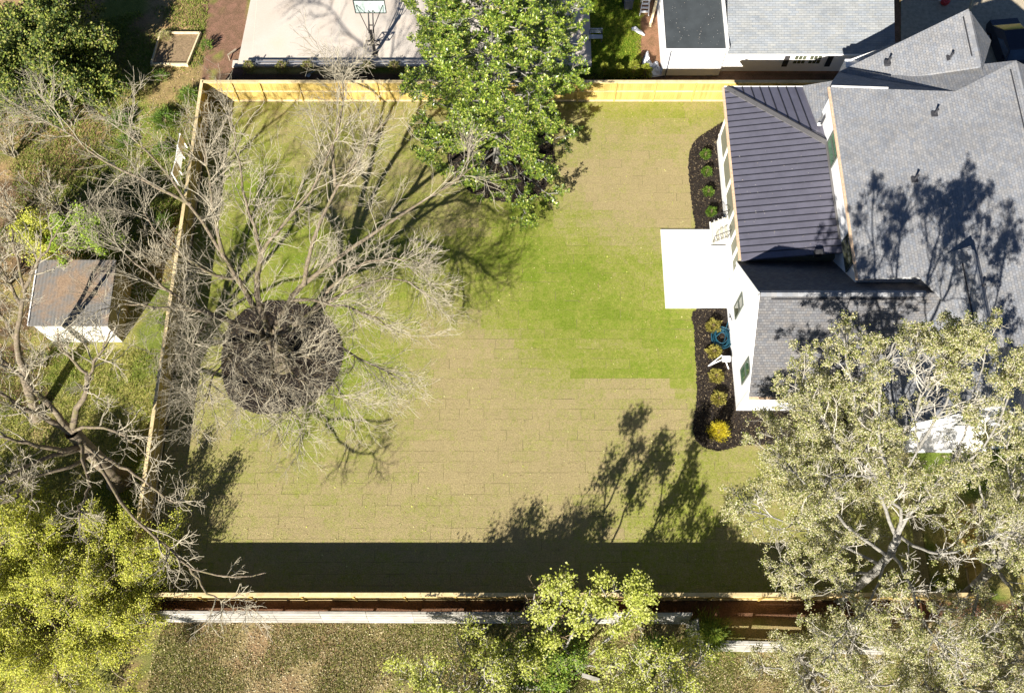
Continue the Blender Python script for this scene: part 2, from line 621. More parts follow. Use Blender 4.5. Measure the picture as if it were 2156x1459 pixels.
# ------------------------------------------------------------------ ground
def build_ground():
    xs = np.concatenate([[-900, -300, -120, -60], np.arange(-42, 42.01, 0.3), [60, 120, 300, 900]])
    ys = np.concatenate([[-900, -300, -100, -40, -15], np.arange(-4, 58.01, 0.3), [75, 120, 300, 900]])
    X, Y = np.meshgrid(xs, ys, indexing='ij')
    d = HC * CT + Y * ST
    px = CX + FPX * X / d
    py = CY - FPX * (Y * CT - HC * ST) / d
    n1 = vnoise(X, Y, 0.35, 3)
    n2 = vnoise(X, Y, 1.1, 8)
    n3 = vnoise(X, Y, 0.13, 21)
    soil = np.array([0.29, 0.195, 0.105])
    orange = np.array([0.40, 0.275, 0.14])
    green = np.array([0.125, 0.17, 0.03])
    dry = np.array([0.345, 0.30, 0.105])
    litter = np.array([0.31, 0.245, 0.12])
    lush = np.array([0.125, 0.20, 0.018])
    mulch = np.array([0.24, 0.14, 0.095])
    C = np.zeros(X.shape + (3,))
    def lay(w, c):
        C[:] = C * (1 - w[..., None]) + np.asarray(c) * w[..., None]
    lay(np.ones(X.shape), dry)
    lay(sstep(n1, 0.45, 0.6), green)
    west = X < XW + 0.3
    up = sstep(Y, 24.5, 26.5) * west                      # scrubby garden beyond the shed
    lay(up, soil)
    lay(up * sstep(n1 + 0.15 * (n2 - 0.5), 0.44, 0.58), np.array([0.17, 0.19, 0.045]))
    lay(up * sstep(n3, 0.52, 0.62) * 0.7, orange)
    for (gx, gy, r) in ((300, 265, 62), (345, 270, 50), (270, 180, 20), (400, 205, 26), (300, 120, 45), (440, 60, 22), (240, 330, 40), (330, 330, 35), (415, 20, 40)):
        dd = np.hypot(px - gx, py - gy) / r + 0.9 * (n2 - 0.5)
        lay(up * sstep(-dd, -1.15, -0.6) * 0.9, np.array([0.20, 0.24, 0.045]))
    lay(west * sstep(-np.hypot(px - 370, py - 25) / 75 + 0.5 * (n2 - 0.5), -1.0, -0.5), orange)
    low = west * sstep(-Y, -24.5, -22.0)
    lay(low, np.array([0.30, 0.285, 0.085]))
    lay(low * sstep(n1 + 0.2 * (n2 - 0.5), 0.5, 0.62) * 0.85, np.array([0.15, 0.20, 0.035]))
    lay(low * sstep(n3 + 0.3 * (n2 - 0.5), 0.58, 0.68) * 0.8, litter)
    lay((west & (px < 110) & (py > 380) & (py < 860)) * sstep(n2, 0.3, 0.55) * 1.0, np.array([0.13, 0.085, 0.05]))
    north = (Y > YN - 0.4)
    strip = north * (px > 428) * sstep(-px, -520 - 6, -520)
    lay(strip * (X > XW - 3), mulch)
    lay(strip * sstep(n2 + 0.2 * (n1 - 0.5), 0.56, 0.66) * (px < 470), np.array([0.22, 0.22, 0.06]))
    nl = north * (px > 1150) * (px < 1345 + 30 * (n2 - 0.5))
    lay(nl, lush)
    lay(nl * sstep(n2, 0.55, 0.7) * 0.6, np.array([0.30, 0.27, 0.05]))
    lay(north * (px >= 1345 + 30 * (n2 - 0.5)) * (px < 1900), np.array([0.27, 0.15, 0.09]))
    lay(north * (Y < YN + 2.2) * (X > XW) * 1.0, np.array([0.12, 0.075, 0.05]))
    south = Y < YS - 0.2
    lay(south * np.ones(X.shape), litter)
    lay(south * sstep(n1 + 0.25 * (n2 - 0.5), 0.50, 0.62) * 0.9, np.array([0.19, 0.20, 0.06]))
    lay(south * sstep(n3, 0.52, 0.6) * (X > 2) * 0.7, np.array([0.42, 0.34, 0.22]))
    lay(south * (X < -9) * sstep(n2, 0.45, 0.6) * 0.6, np.array([0.27, 0.17, 0.10]))
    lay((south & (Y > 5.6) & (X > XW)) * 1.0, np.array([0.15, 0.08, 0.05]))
    yard = (X > XW) & (Y > YS) & (Y < YN) & (X < 22)
    lay(yard * 1.0, np.array([0.105, 0.075, 0.04]))
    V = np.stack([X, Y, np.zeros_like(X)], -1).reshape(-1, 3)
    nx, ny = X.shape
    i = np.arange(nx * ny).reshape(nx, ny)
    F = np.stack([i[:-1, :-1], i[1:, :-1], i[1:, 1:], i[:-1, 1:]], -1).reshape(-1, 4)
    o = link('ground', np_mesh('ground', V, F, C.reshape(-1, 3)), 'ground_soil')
    tag(o, kind='structure')


build_ground()

# planting beds (outlines read off the photograph)
BED_OAK = smooth_loop([P(468, 790), P(480, 690), P(545, 640), P(620, 637), P(690, 670), P(723, 735), P(705, 800), P(650, 850), P(560, 872), P(495, 850)])
BED_MAG = smooth_loop([P(942, 330), P(985, 400), P(1050, 424), P(1115, 424), P(1152, 392), P(1168, 330), P(1140, 270), P(1050, 248), P(965, 270)])
BED_PORCH = smooth_loop([P(1540, 262), P(1490, 278), P(1458, 305), P(1449, 345), P(1453, 400), P(1458, 440), P(1464, 476), P(1470, 484), P(1540, 484), P(1545, 380)], 5)
BED_HOUSE = smooth_loop([P(1468, 652), P(1462, 700), P(1466, 790), P(1466, 850), P(1459, 890), P(1464, 925), P(1487, 944), P(1520, 949), P(1560, 938), P(1610, 937), P(1700, 940), P(1790, 935), P(1795, 850), P(1660, 760), P(1600, 650)], 5)


def sheet(name, loop, z, th, mat, kind='structure', parent=None, label=None):
    o = MB().slab([Vector((p.x, p.y, z)) for p in loop], th).build(name, mat, parent)
    if parent is None:
        tag(o, kind=kind)
    return o


bed_objs = []
_rj = random.Random(77)


def ragged(loop, amp):
    out = []
    k = len(loop)
    for i in range(k):
        p, q = loop[i], loop[(i + 1) % k]
        for j in range(5):
            w = p.lerp(q, j / 5)
            out.append(w + Vector((_rj.uniform(-amp, amp), _rj.uniform(-amp, amp), 0)))
    return out


for loop, zz in ((BED_OAK, 0.07), (BED_MAG, 0.07), (BED_PORCH, 0.07), (BED_HOUSE, 0.07)):
    bed_objs.append(sheet('mulch_bed', ragged(loop, 0.05), zz, 0.08, 'mulch_dark'))


def chips(loops, n_per_m2, size, cols, z, name, seed, mat='litter', tilt=0.5, kindname=None):
    r = np.random.default_rng(seed)
    allp = []
    for lp in loops:
        xs = [p.x for p in lp]
        ys = [p.y for p in lp]
        x0, x1, y0, y1 = min(xs), max(xs), min(ys), max(ys)
        m = int((x1 - x0) * (y1 - y0) * n_per_m2)
        X = r.uniform(x0, x1, m)
        Y = r.uniform(y0, y1, m)
        k = inside(lp, X, Y)
        allp.append(np.stack([X[k], Y[k], np.full(k.sum(), z) + r.uniform(0, 0.03, k.sum())], -1))
    Pn = np.concatenate(allp)
    V, F, M = leaf_quads(r, Pn, size * r.uniform(0.6, 1.4, len(Pn)), 0.45, tilt)
    cols = np.asarray(cols)
    c = cols[r.integers(0, len(cols), len(Pn))] * r.uniform(0.7, 1.3, (len(Pn), 1))
    o = link(name, np_mesh(name, V, F, np.repeat(c, 4, 0)), mat)
    return tag(o, kind='stuff')


def leaf_quads(r, Pn, size, aspect=0.5, tilt=0.7, up=None, sunny=0.0):
    """one rhombic leaf per point; normals lean by tilt from straight up"""
    m = len(Pn)
    nrm = r.normal(0, tilt, (m, 3))
    nrm[:, 2] = np.abs(1.0 + r.normal(0, tilt * 0.5, m)) if up is None else up
    if sunny:                      # young leaves turn to the light
        nrm += np.array(sd) * sunny
    nrm /= np.linalg.norm(nrm, axis=1, keepdims=True)
    a = r.normal(0, 1, (m, 3))
    a -= nrm * (a * nrm).sum(1, keepdims=True)
    a /= np.linalg.norm(a, axis=1, keepdims=True) + 1e-9
    b = np.cross(nrm, a)
    s = np.asarray(size).reshape(-1, 1) * 0.5
    V = np.stack([Pn - a * s, Pn + b * s * aspect * 1.2, Pn + a * s, Pn - b * s * aspect * 1.2], 1).reshape(-1, 3)
    F = np.arange(m * 4).reshape(m, 4)
    return V, F, m


o = chips([BED_OAK, BED_MAG, BED_PORCH, BED_HOUSE], 190, 0.085,
          [(0.014, 0.011, 0.009), (0.025, 0.019, 0.014), (0.045, 0.032, 0.022), (0.08, 0.058, 0.036), (0.19, 0.15, 0.09)], 0.073, 'mulch_chips', 3)
o['label'] = 'dark shredded bark chips in the planting beds'

# ------------------------------------------------------------------ sod lawn, piece by piece
def build_lawn():
    base = MB().box((XW + 0.05, YS + 0.05, 0.002), (22.0, YN - 0.05, 0.025)).build('lawn', 'lawn_soil')
    tag(base, kind='structure')
    r = np.random.default_rng(5)
    greens = [(1290, 580, 190, 0.62), (1120, 560, 150, 0.5), (1180, 720, 150, 0.5), (1400, 730, 100, 0.7), (1330, 262, 130, 0.45), (600, 560, 220, 0.75), (520, 350, 120, 0.55), (1000, 560, 100, 0.4),
              (760, 800, 130, 0.7), (640, 900, 120, 0.5), (1380, 1100, 130, 0.5), (1440, 780, 60, 0.5), (1100, 440, 70, 0.5), (850, 560, 90, 0.5), (1480, 1000, 60, 0.35)]
    tans = [(1290, 385, 150, 0.8), (1390, 405, 110, 0.9), (950, 720, 110, 0.5), (720, 400, 90, 0.5), (1200, 900, 230, 0.35), (1440, 380, 60, 0.5), (960, 470, 70, 0.4), (1410, 870, 80, 0.4), (560, 1060, 200, 0.45), (900, 1060, 260, 0.45), (1200, 1080, 220, 0.35), (980, 880, 160, 0.4), (590, 300, 60, .5)]
    house = [(13.2, 0), (13.2, 50), (60, 50), (60, 0)]
    TAN_PATCH = [(1178, 350), (1300, 322), (1300, 352), (1440, 362), (1462, 478), (1372, 470), (1335, 448), (1270, 440), (1262, 418), (1225, 415), (1225, 392), (1185, 392)]
    rows = []
    y = YS + 0.08
    while y < YN - 0.1:
        h = 0.61
        x = XW + 0.07 - r.uniform(0, 1.2)
        while x < 21.5:
            L = 1.37 * r.choice([1, 1, 1, 0.55, 0.8])
            rows.append((x, y, min(x + L, 21.5), min(y + h, YN - 0.1)))
            x += L
        y += h
    pieces = []
    beds = [BED_OAK, BED_MAG, BED_PORCH, BED_HOUSE]
    for (x0, y0, x1, y1) in rows:
        x0 = max(x0, XW + 0.07)
        if x1 - x0 < 0.15:
            continue
        cx, cy = (x0 + x1) / 2, (y0 + y1) / 2
        if cx > 12.4 and 17.6 < cy < 34.9:
            continue
        px, py = to_px(cx, cy)
        g = 0.36 + 0.05 * (r.random() - 0.5)
        for (gx, gy, s, w) in greens:
            g += 0.55 * w * math.exp(-((px - gx) ** 2 + (py - gy) ** 2) / (2 * (s * 0.62) ** 2))
        for (gx, gy, s, w) in tans:
            g -= 0.5 * w * math.exp(-((px - gx) ** 2 + (py - gy) ** 2) / (2 * (s * 0.62) ** 2))
        # rows laid from different pallets
        g += 0.05 * math.sin(cy * 1.7 + 0.12 * cx) + 0.055 * r.normal()
        if inside(TAN_PATCH, px, py):
            g = -0.04 + 0.05 * r.normal()
        elif 1210 < px < 1400 and 803 < py < 850:
            g = 0.16 + 0.04 * r.normal()
        elif 1205 < px < 1470 and 740 < py < 803 or 1400 < px < 1470 and 760 < py < 825:
            g = 0.72 + 0.05 * r.normal()
        g = min(0.95, max(-0.12, g))
        br = 0.5 + 0.03 * r.normal()
        pieces.append((x0, y0, x1, y1, g, br, px, py))
    # the ones that show largest: open lawn nearest the middle of the picture
    pieces.sort(key=lambda q: math.hypot((q[6] - 1130) / 1.15, q[7] - 800))
    joined = MB()
    jc = []
    nsolo = 0
    for q in pieces:
        x0, y0, x1, y1, g, br, px, py = q
        gap = max(0.0006, r.uniform(-0.012, 0.004))
        gy = max(0.0006, r.uniform(-0.006, 0.007))
        top = 0.034 + r.uniform(0, 0.006)
        lean = r.uniform(-0.002, 0.002, 4)
        j = r.uniform(-0.02, 0.02, 8)
        c4 = [(x0 + gap + j[0], y0 + gy + j[1]), (x1 - gap + j[2], y0 + gy + j[3]), (x1 - gap + j[4], y1 - gy + j[5]), (x0 + gap + j[6], y1 - gy + j[7])]
        vs = [(*c, 0.0255) for c in c4] + [(c[0] * 0.995 + 0.005 * (x0 + x1) / 2, c[1] * 0.992 + 0.008 * (y0 + y1) / 2, top + lean[i]) for i, c in enumerate(c4)]
        fs = [(4, 5, 6, 7), (0, 1, 5, 4), (1, 2, 6, 5), (2, 3, 7, 6), (3, 0, 4, 7)]
        if nsolo < 300:
            nsolo += 1
            me = np_quads('sod_piece', vs, fs, (g, br, 0))
            link('sod_piece', me, 'sod_turf', base)
        else:
            joined.add(vs, fs)
            jc += [(g, br, 0)] * 8
    me = np_mesh('sod_pieces', np.array(joined.v), np.array(joined.f), np.array(jc))
    o = link('sod_pieces', me, 'sod_turf', base)
    tag(o, kind='stuff')


def np_quads(name, vs, fs, col):
    return np_mesh(name, np.array(vs), np.array(fs), np.tile(np.array(col), (len(vs), 1)))


build_lawn()

# ------------------------------------------------------------------ patio, court, driveway
pt = [P(1390, 485), P(1498, 484), P(1536, 484), P(1541, 560), P(1530, 649), P(1400, 650)]
x0, x1 = P(1390, 485).x, XG + 0.28
ya, yb = P(1395, 650).y, P(1395, 485).y
patio = MB().box((x0, ya, 0.0), (x1, yb, 0.11)).build('patio', 'white_concrete')
tag(patio, kind='structure')
MB().bar((P(1537, 527).x, P(1537, 527).y, 0.1105), (P(1537, 527).x, ya + 0.02, 0.1105), 0.02, 0.004).build('joint', 'step_concrete', patio)
MB().bar((x0 + 0.02, (ya + yb) / 2, 0.1105), (P(1535, 527).x, (ya + yb) / 2, 0.1105), 0.012, 0.004).build('joint', 'step_concrete', patio)

xl0, xl1 = P(502, 133), P(529, 0)
ycs = P(520, 143).y
dirx = (xl1.x - xl0.x) / (xl1.y - xl0.y)
court_loop = [Vector((xl0.x, ycs)), Vector((5.2, ycs)), Vector((5.2, 62)), Vector((xl0.x + dirx * (62 - xl0.y), 62))]
CZ = 0.16
court = MB().slab([Vector((p.x, p.y, CZ)) for p in court_loop], 0.15).build('basketball_court', 'court_concrete')
tag(court, kind='structure')
for (a, b) in (((541, 0), (531, 122)), ((716, 0), (713, 128)), ((905, 0), (905, 130))):   # sawn joints
    A, B = P(*a, CZ), P(*b, CZ)
    d = (A - B)
    MB().bar(B + Vector((0, 0, 0.001)), A + d * 1.2 + Vector((0, 0, 0.001)), 0.025, 0.006).build('joint', 'step_concrete', court)
MB().box((xl0.x - 0.35, ycs - 0.02, 0.0), (xl0.x - 0.01, ycs + 0.5, 0.12)).build('kerb', 'court_concrete', court)

drv = MB().slab([P(1897, -60), P(2320, -60), P(2320, 62), P(2250, 240), P(1897, 240)], 0.004)
dv = drv.build('driveway', 'driveway_grey')
dv.location.z = 0.006
tag(dv, kind='structure')

# ------------------------------------------------------------------ fences
board_me = {}


def board_mesh(w, t, h, mat):
    k = (w, t, h, mat)
    if k not in board_me:
        m = MB().box((-w / 2, -t / 2, 0), (w / 2, t / 2, h)).mesh('board')
        m.materials.append(MATS[mat])
        board_me[k] = m
    return board_me[k]


def privacy_fence(a, b, side, label, posts, name='wooden_fence', boards=True):
    """boards from a to b; rails, posts and a cap on the given side (unit vector to the yard)"""
    a, b, side = Vector(a), Vector(b), Vector(side)
    d = (b - a)
    L = d.length
    d.normalize()
    root = thing(name, (a.x, a.y, 0), label, 'fence')
    r = random.Random(int(abs(a.x * 31 + a.y * 7)))
    ang = math.atan2(d.y, d.x)
    w = 0.142
    n = int(L / 0.1465)
    for i in range(n):
        o = bpy.data.objects.new('board', board_mesh(w, 0.022, FH - 0.06, 'pine_board'))
        COL.objects.link(o)
        p = a + d * (i + 0.5) * (L / n) + Vector((0, 0, 0.03 + r.uniform(-0.008, 0.008)))
        p += side * r.uniform(-0.003, 0.003)
        o.location = p - root.location
        o.rotation_euler = (0, 0, ang + r.uniform(-0.01, 0.01))
        o.parent = root
    cuts = [0.0] + [q for q in posts if 0.3 < q < L - 0.3] + [L]
    for q in cuts:
        c = a + d * q + side * 0.06
        MB().bar(c, c + Vector((0, 0, FH - 0.03)), 0.09, 0.09, d).build('post', 'pine_board', root)
    for i in range(len(cuts) - 1):
        for z, hh, mt in ((0.10, 0.16, 'pine_trim'), (1.06, 0.09, 'pine_trim'), (FH - 0.14, 0.09, 'pine_trim')):
            p0 = a + d * (cuts[i] + 0.05) + side * 0.034 + Vector((0, 0, z))
            p1 = a + d * (cuts[i + 1] - 0.05) + side * 0.034 + Vector((0, 0, z))
            MB().bar(p0, p1, 0.04, hh).build('rail', mt, root)
        p0 = a + d * (cuts[i] + 0.004) + side * 0.04 + Vector((0, 0, FH + 0.002))
        p1 = a + d * (cuts[i + 1] - 0.004) + side * 0.04 + Vector((0, 0, FH + 0.002))
        MB().bar(p0, p1, 0.19, 0.038).build('cap_rail', 'pine_trim', root)
    return root


npost = []
for px in (503.9, 560.9, 639.7, 720.5, 801, 885, 968, 1050, 1133, 1215, 1292, 1373, 1455, 1537, 1618, 1700):
    npost.append(P(px, 210).x - XW)
privacy_fence((XW, YN, 0), (20.5, YN, 0), (0, -1, 0), 'new pine board fence across the far side of the lawn, facing the sun', npost)
privacy_fence((XW - 0.07, YS - 0.2, 0), (XW - 0.07, YN + 0.1, 0), (1, 0, 0), 'long pine board fence on the left of the lawn beside the shed', [2.44 * i for i in range(1, 13)])
privacy_fence((XW + 0.12, YS, 0), (24.3, YS, 0), (0, -1, 0), 'pine board fence seen from above in front of the old grey fence', [P(px, 1262).x - XW - 0.12 for px in (435, 541, 646, 752, 857, 962, 1068, 1173, 1279, 1385, 1490, 1596, 1702, 1808, 1914, 2020)])
privacy_fence((P(2040, 1230).x, YS + 0.15, 0), (P(2040, 1230).x, YS + 4.6, 0), (-1, 0, 0), 'short return of pine fence under the pale trees beside the house', [1.5, 3.0])


def old_fence(pts, label, lean, h=1.45):
    root = thing('grey_fence', (pts[0].x, pts[0].y, 0), label, 'fence')
    r = random.Random(int(pts[0].x * 10))
    for s in range(len(pts) - 1):
        a, b = pts[s], pts[s + 1]
        d = b - a
        L = d.length
        d.normalize()
        nrm = Vector((d.y, -d.x, 0))
        n = max(1, round(L / 2.44))
        for i in range(n + 1):
            p = a + d * (L * i / n) + nrm * 0.0
            top = p + Vector((0, 0, h + r.uniform(-.05, .1))) - nrm * lean
            MB().bar(p, top, 0.11, 0.11, d).build('post', 'old_log', root)
        for i in range(n):
            for k in range(4):
                z = 0.22 + k * 0.36
                off = nrm * (0.08 - lean * z / h)
                p0 = a + d * (L * i / n + 0.01) + off + Vector((0, 0, z + r.uniform(-.04, .04)))
                p1 = a + d * (L * (i + 1) / n - 0.01) + off + Vector((0, 0, z + r.uniform(-.04, .04)))
                MB().bar(p0, p1, 0.045, 0.29, -nrm * lean + Vector((0, 0, h))).build('plank', 'grey_plank', root)
            off = nrm * (0.05 - lean)
            p0 = a + d * (L * i / n) + off + Vector((0, 0, h + 0.05))
            p1 = a + d * (L * (i + 1) / n - 0.02) + off + Vector((0, 0, h + 0.05 + r.uniform(-.03, .03)))
            MB().bar(p0, p1, 0.13, 0.045).build('cap_plank', 'grey_plank', root)
    return root


g0, g1 = P(300, 1306), P(1447, 1310)
g2 = P(1452, 1366)
g3 = P(1900, 1375)
old_fence([g0, g1, g2, g3], 'weathered grey plank fence with a jog, behind the pine fence', 0.30)

# ------------------------------------------------------------------ the house
HOUSE = thing('house', (XG, 17.1, 0), 'large white house with grey shingle roofs and a metal porch roof at the right', 'house')


def wall_box(lo, hi, name='wall', mat='white_siding', parent=HOUSE):
    return MB().box(lo, hi).build(name, mat, parent)


def roof_plane(name, pts, mat, parent, eave, th=0.14, up_hint=None):
    """sloping roof slab with UVs in metres: u along the eave direction, v up the slope"""
    pts = [Vector(p) for p in pts]
    mb = MB()
    mb.slab(pts, th)
    me = mb.mesh(name)
    e = Vector(eave).normalized()
    n = Vector((0, 0, 0))
    k = len(pts)
    for i in range(k):
        n += pts[i].cross(pts[(i + 1) % k])
    n.normalize()
    if n.z < 0:
        n = -n
    v = n.cross(e).normalized()
    uvl = me.uv_layers.new(name='UVMap')
    for lp in me.loops:
        c = me.vertices[lp.vertex_index].co
        uvl.data[lp.index].uv = (c.dot(e) + 50, c.dot(v) + 50)
    return link(name, me, mat, parent)


def ridge_caps(a, b, w, parent, mat='grey_shingle', step=0.27, drop=0.10, side=None):
    a, b = Vector(a), Vector(b)
    d = b - a
    L = d.length
    d.normalize()
    s = d.cross(Vector((0, 0, 1))).normalized()
    n = int(L / step)
    z = Vector((0, 0, 1))
    for i in range(n):
        p0 = a + d * (i * step - 0.03) + z * 0.045
        p1 = a + d * ((i + 1) * step) + z * 0.025
        vs = []
        for p in (p0, p1):
            vs += [p - s * w / 2 - z * drop, p + z * 0.0, p + s * w / 2 - z * drop]
        m = MB().add(vs, [(0, 1, 4, 3), (1, 2, 5, 4)])
        me = m.mesh('ridge_cap')
        uvl = me.uv_layers.new(name='UVMap')
        for lp in me.loops:
            uvl.data[lp.index].uv = (i * 7.3 % 5 + 0.1 + random.random() * 0.02, (i * 3.1) % 4 + 0.07)
        link('ridge_cap', me, mat, parent)


def window(center, axis, w, h, parent=HOUSE, glass='window_glass', frame='frame_dark', mull='h', out=None, z_up=Vector((0, 0, 1)), proud=0.03):
    """flat window standing on a wall; axis along the wall, out away from it"""
    c, ax, ot = Vector(center), Vector(axis).normalized(), Vector(out).normalized()
    fr = MB()
    t = 0.06
    for sgn in (-1, 1):
        fr.bar(c + ax * sgn * (w / 2 - t / 2) - z_up * h / 2 + ot * proud, c + ax * sgn * (w / 2 - t / 2) + z_up * h / 2 + ot * proud, t, 0.07, ot)
        fr.bar(c - ax * (w / 2 - t) + z_up * sgn * (h / 2 - t / 2) + ot * (proud - 0.002), c + ax * (w / 2 - t) + z_up * sgn * (h / 2 - t / 2) + ot * (proud - 0.002), 0.066, t, z_up)
    f = fr.build('window', frame, parent)
    if mull == 'h':
        MB().bar(c - ax * (w / 2 - t) + ot * (proud + 0.004), c + ax * (w / 2 - t) + ot * (proud + 0.004), 0.05, 0.05, z_up).build('mullion', frame, f)
        for sgn in (-1, 1):
            q = c + z_up * sgn * h / 4
            MB().bar(q - ax * (w / 2 - t) + ot * 0.012 * (2 - sgn), q + ax * (w / 2 - t) + ot * 0.012 * (2 - sgn), 0.012, h / 2 - t, z_up).build('pane', glass if sgn < 0 else 'window_glass_green' if glass == 'window_glass_green' else glass, f)
    return f


# --- west gable wing
YS0, YR, YN0 = 17.1, 20.9, 24.65
ZE, ZR = 3.62, 7.5
body = MB()
gz = lambda y: ZE + (ZR - ZE) * (1 - abs(y - YR) / (YN0 - YR))
gable = [(XG, YS0, 0.0), (XG, YN0, 0.0), (XG, YN0, ZE - 0.12), (XG, YR, ZR - 0.15), (XG, YS0, ZE - 0.12)]
vs = gable + [(18.2, y, z) for (_, y, z) in gable]
body.add(vs, [(0, 4, 3, 2, 1), (5, 6, 7, 8, 9), (0, 1, 6, 5), (1, 2, 7, 6), (2, 3, 8, 7), (3, 4, 9, 8), (4, 0, 5, 9)])
body.build('wall', 'white_siding', HOUSE)
OV = 0.22
XO = XG - 0.05
zs = ZE - 0.30 * (ZR - ZE) / 3.8
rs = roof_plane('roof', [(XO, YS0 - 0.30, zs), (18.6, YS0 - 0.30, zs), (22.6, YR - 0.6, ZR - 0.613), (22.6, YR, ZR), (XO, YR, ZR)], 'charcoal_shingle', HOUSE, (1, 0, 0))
zn = ZE - 0.02 * (ZR - ZE) / 3.8
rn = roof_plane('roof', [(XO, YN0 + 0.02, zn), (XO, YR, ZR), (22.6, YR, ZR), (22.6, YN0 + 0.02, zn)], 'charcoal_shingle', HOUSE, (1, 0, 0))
ridge_caps((XO + 0.05, YR, ZR), (21.2, YR, ZR), 0.34, rs)
MB().bar((XO + 0.6, YR - 0.24, ZR - 0.20), (20.0, YR - 0.24, ZR - 0.20), 0.05, 0.05).build('ridge_vent', 'vent_dark', rs)
for (y0_, z0_, y1_, z1_) in ((YS0 - 0.32, zs - 0.12, YR, ZR - 0.12), (YN0 + 0.02, zn - 0.12, YR, ZR - 0.12)):   # rake boards
    MB().bar((XO - 0.03, y0_, z0_), (XO - 0.03, y1_, z1_), 0.03, 0.2).build('rake_board', 'white_trim', rs)
MB().bar((XO + 0.02, YS0 - 0.37, zs - 0.06), (18.7, YS0 - 0.37, zs - 0.06), 0.13, 0.11).build('gutter', 'gutter_tan', HOUSE)
MB().box((XG - 0.025, YS0 - 0.025, 0.25), (XG + 0.12, YS0 + 0.12, ZE - 0.2)).build('corner_board', 'white_trim', HOUSE)
# gable windows
def on_wall_x(px, py, X):
    """point of the wall plane x = X seen at a pixel"""
    u = (px - CX) / FPX
    v = (py - CY) / FPX
    t = X / u
    return Vector((X, t * (ST - v * CT), HC - t * (CT + v * ST)))


def on_wall_y(px, py, Y):
    u = (px - CX) / FPX
    v = (py - CY) / FPX
    t = Y / (ST - v * CT)
    return Vector((t * u, Y, HC - t * (CT + v * ST)))


for quad, gl in ((((1547, 646), (1563.4, 614.6), (1565.7, 642.6), (1549.4, 674)), 'window_glass'), (((1560.1, 779), (1577.4, 752.6), (1580.6, 784.3), (1563.4, 810.4)), 'window_glass_green')):
    q = [on_wall_x(a, b, XG) for a, b in quad]
    c = sum(q, Vector()) / 4
    w = abs((q[0].y + q[1].y) / 2 - (q[2].y + q[3].y) / 2)
    h = abs((q[1].z + q[2].z) / 2 - (q[0].z + q[3].z) / 2)
    window(c, (0, 1, 0), w, h, glass=gl, out=(-1, 0, 0))
c = on_wall_y(1744, 834, YS0)
window((c.x, YS0, 2.7), (1, 0, 0), 1.1, 1.3, out=(0, -1, 0), glass='window_glass')
# wall lamp bits on the gable
MB().box((XG - 0.12, 22.3, 0.55), (XG - 0.002, 22.45, 0.85)).build('tap_box', 'white_trim', HOUSE)
MB().bar((XG - 0.03, 22.75, 0.7), (XG - 0.03, 22.15, 1.1), 0.03, 0.05).build('cable', 'rail_blue_grey', HOUSE)

# --- porch: floor, skirt, screened bays, standing-seam roof
XP, YP1, YP0 = 12.93, 34.9, 24.75
ZPE, XPE, YPE = 4.15, 12.66, 36.0
XMW, ZMB = 17.95, 5.12            # upper wall plane and where the porch roof meets it
porch = MB().box((XP, YP0, 0.0), (XMW, YP1, 0.95)).build('porch', 'white_trim', HOUSE)
MB().box((XP + 0.35, YP0, 0.951), (XMW + 0.2, YP1 - 0.1, 3.95)).build('porch_room', 'screen_mesh', porch)
cuts = [YP1 - 0.1]
for px_, py_ in ((1525.5, 329.5), (1533, 392), (1542, 452), (1549, 485), (1553, 520)):
    cuts.append(on_wall_x(px_, py_, XP).y)
cuts = sorted(set([YP0 + 0.05] + cuts), reverse=True)
for y in cuts:
    MB().box((XP - 0.02, y - 0.09, 0.952), (XP + 0.14, y + 0.09, 3.9)).build('post', 'white_trim', porch)
for i in range(len(cuts) - 1):
    MB().box((XP + 0.05, cuts[i + 1] + 0.091, 0.96), (XP + 0.08, cuts[i] - 0.091, 3.88)).build('screen_panel', 'screen_mesh', porch)
MB().box((XP - 0.02, YP0, 3.9), (XP + 0.3, YP1, 4.02)).build('beam', 'white_trim', porch)
MB().box((XP - 0.045, YP0, 0.80), (XP + 0.1, YP1, 0.949)).build('sill', 'white_trim', porch)

pm = (ZMB - ZPE) / (XMW - XPE)    # roof pitch
proof = MB()
A = Vector((XPE, YPE, ZPE))
B = Vector((XPE, YP0 - 0.3, ZPE))
C = Vector((XMW, YP0 - 0.3, ZMB))
Hh = P(1741, 303, ZMB)
Hh = Vector((XMW, Hh.y, ZMB))
D = P(1691, 179, ZPE)
D = Vector((D.x, YPE, ZPE))
G2 = P(1731, 262, ZMB - 0.1)
G2.z = ZPE + (YPE - G2.y) / (YPE - Hh.y) * (ZMB - ZPE)
G2 = P(1731, 262, G2.z)
pr = MB().slab([A, B, C, Hh], 0.1).build('porch_roof', 'metal_roof', HOUSE)
npan = 28
Lw = A.y - B.y
for i in range(npan):
    ya_, yb_ = B.y + Lw * i / npan, B.y + Lw * (i + 1) / npan
    def xend(y):
        if y <= Hh.y:
            return XMW
        return XPE + (XMW - XPE) * (A.y - y) / (A.y - Hh.y)
    xa, xb = xend(ya_ + 0.02), xend(yb_ - 0.02)
    if xb - XPE < 0.05:
        continue
    zf = lambda x: ZPE + pm * (x - XPE) + 0.018
    MB().slab([(XPE + 0.005, ya_ + 0.02, zf(XPE)), (xa, ya_ + 0.02, zf(xa)), (xb, yb_ - 0.02, zf(xb)), (XPE + 0.005, yb_ - 0.02, zf(XPE))], 0.016).build('metal_panel', 'metal_roof', pr)
    MB().bar((XPE, yb_, zf(XPE) + 0.012), (xend(yb_), yb_, zf(xend(yb_)) + 0.012), 0.04, 0.045).build('seam', 'metal_seam', pr)
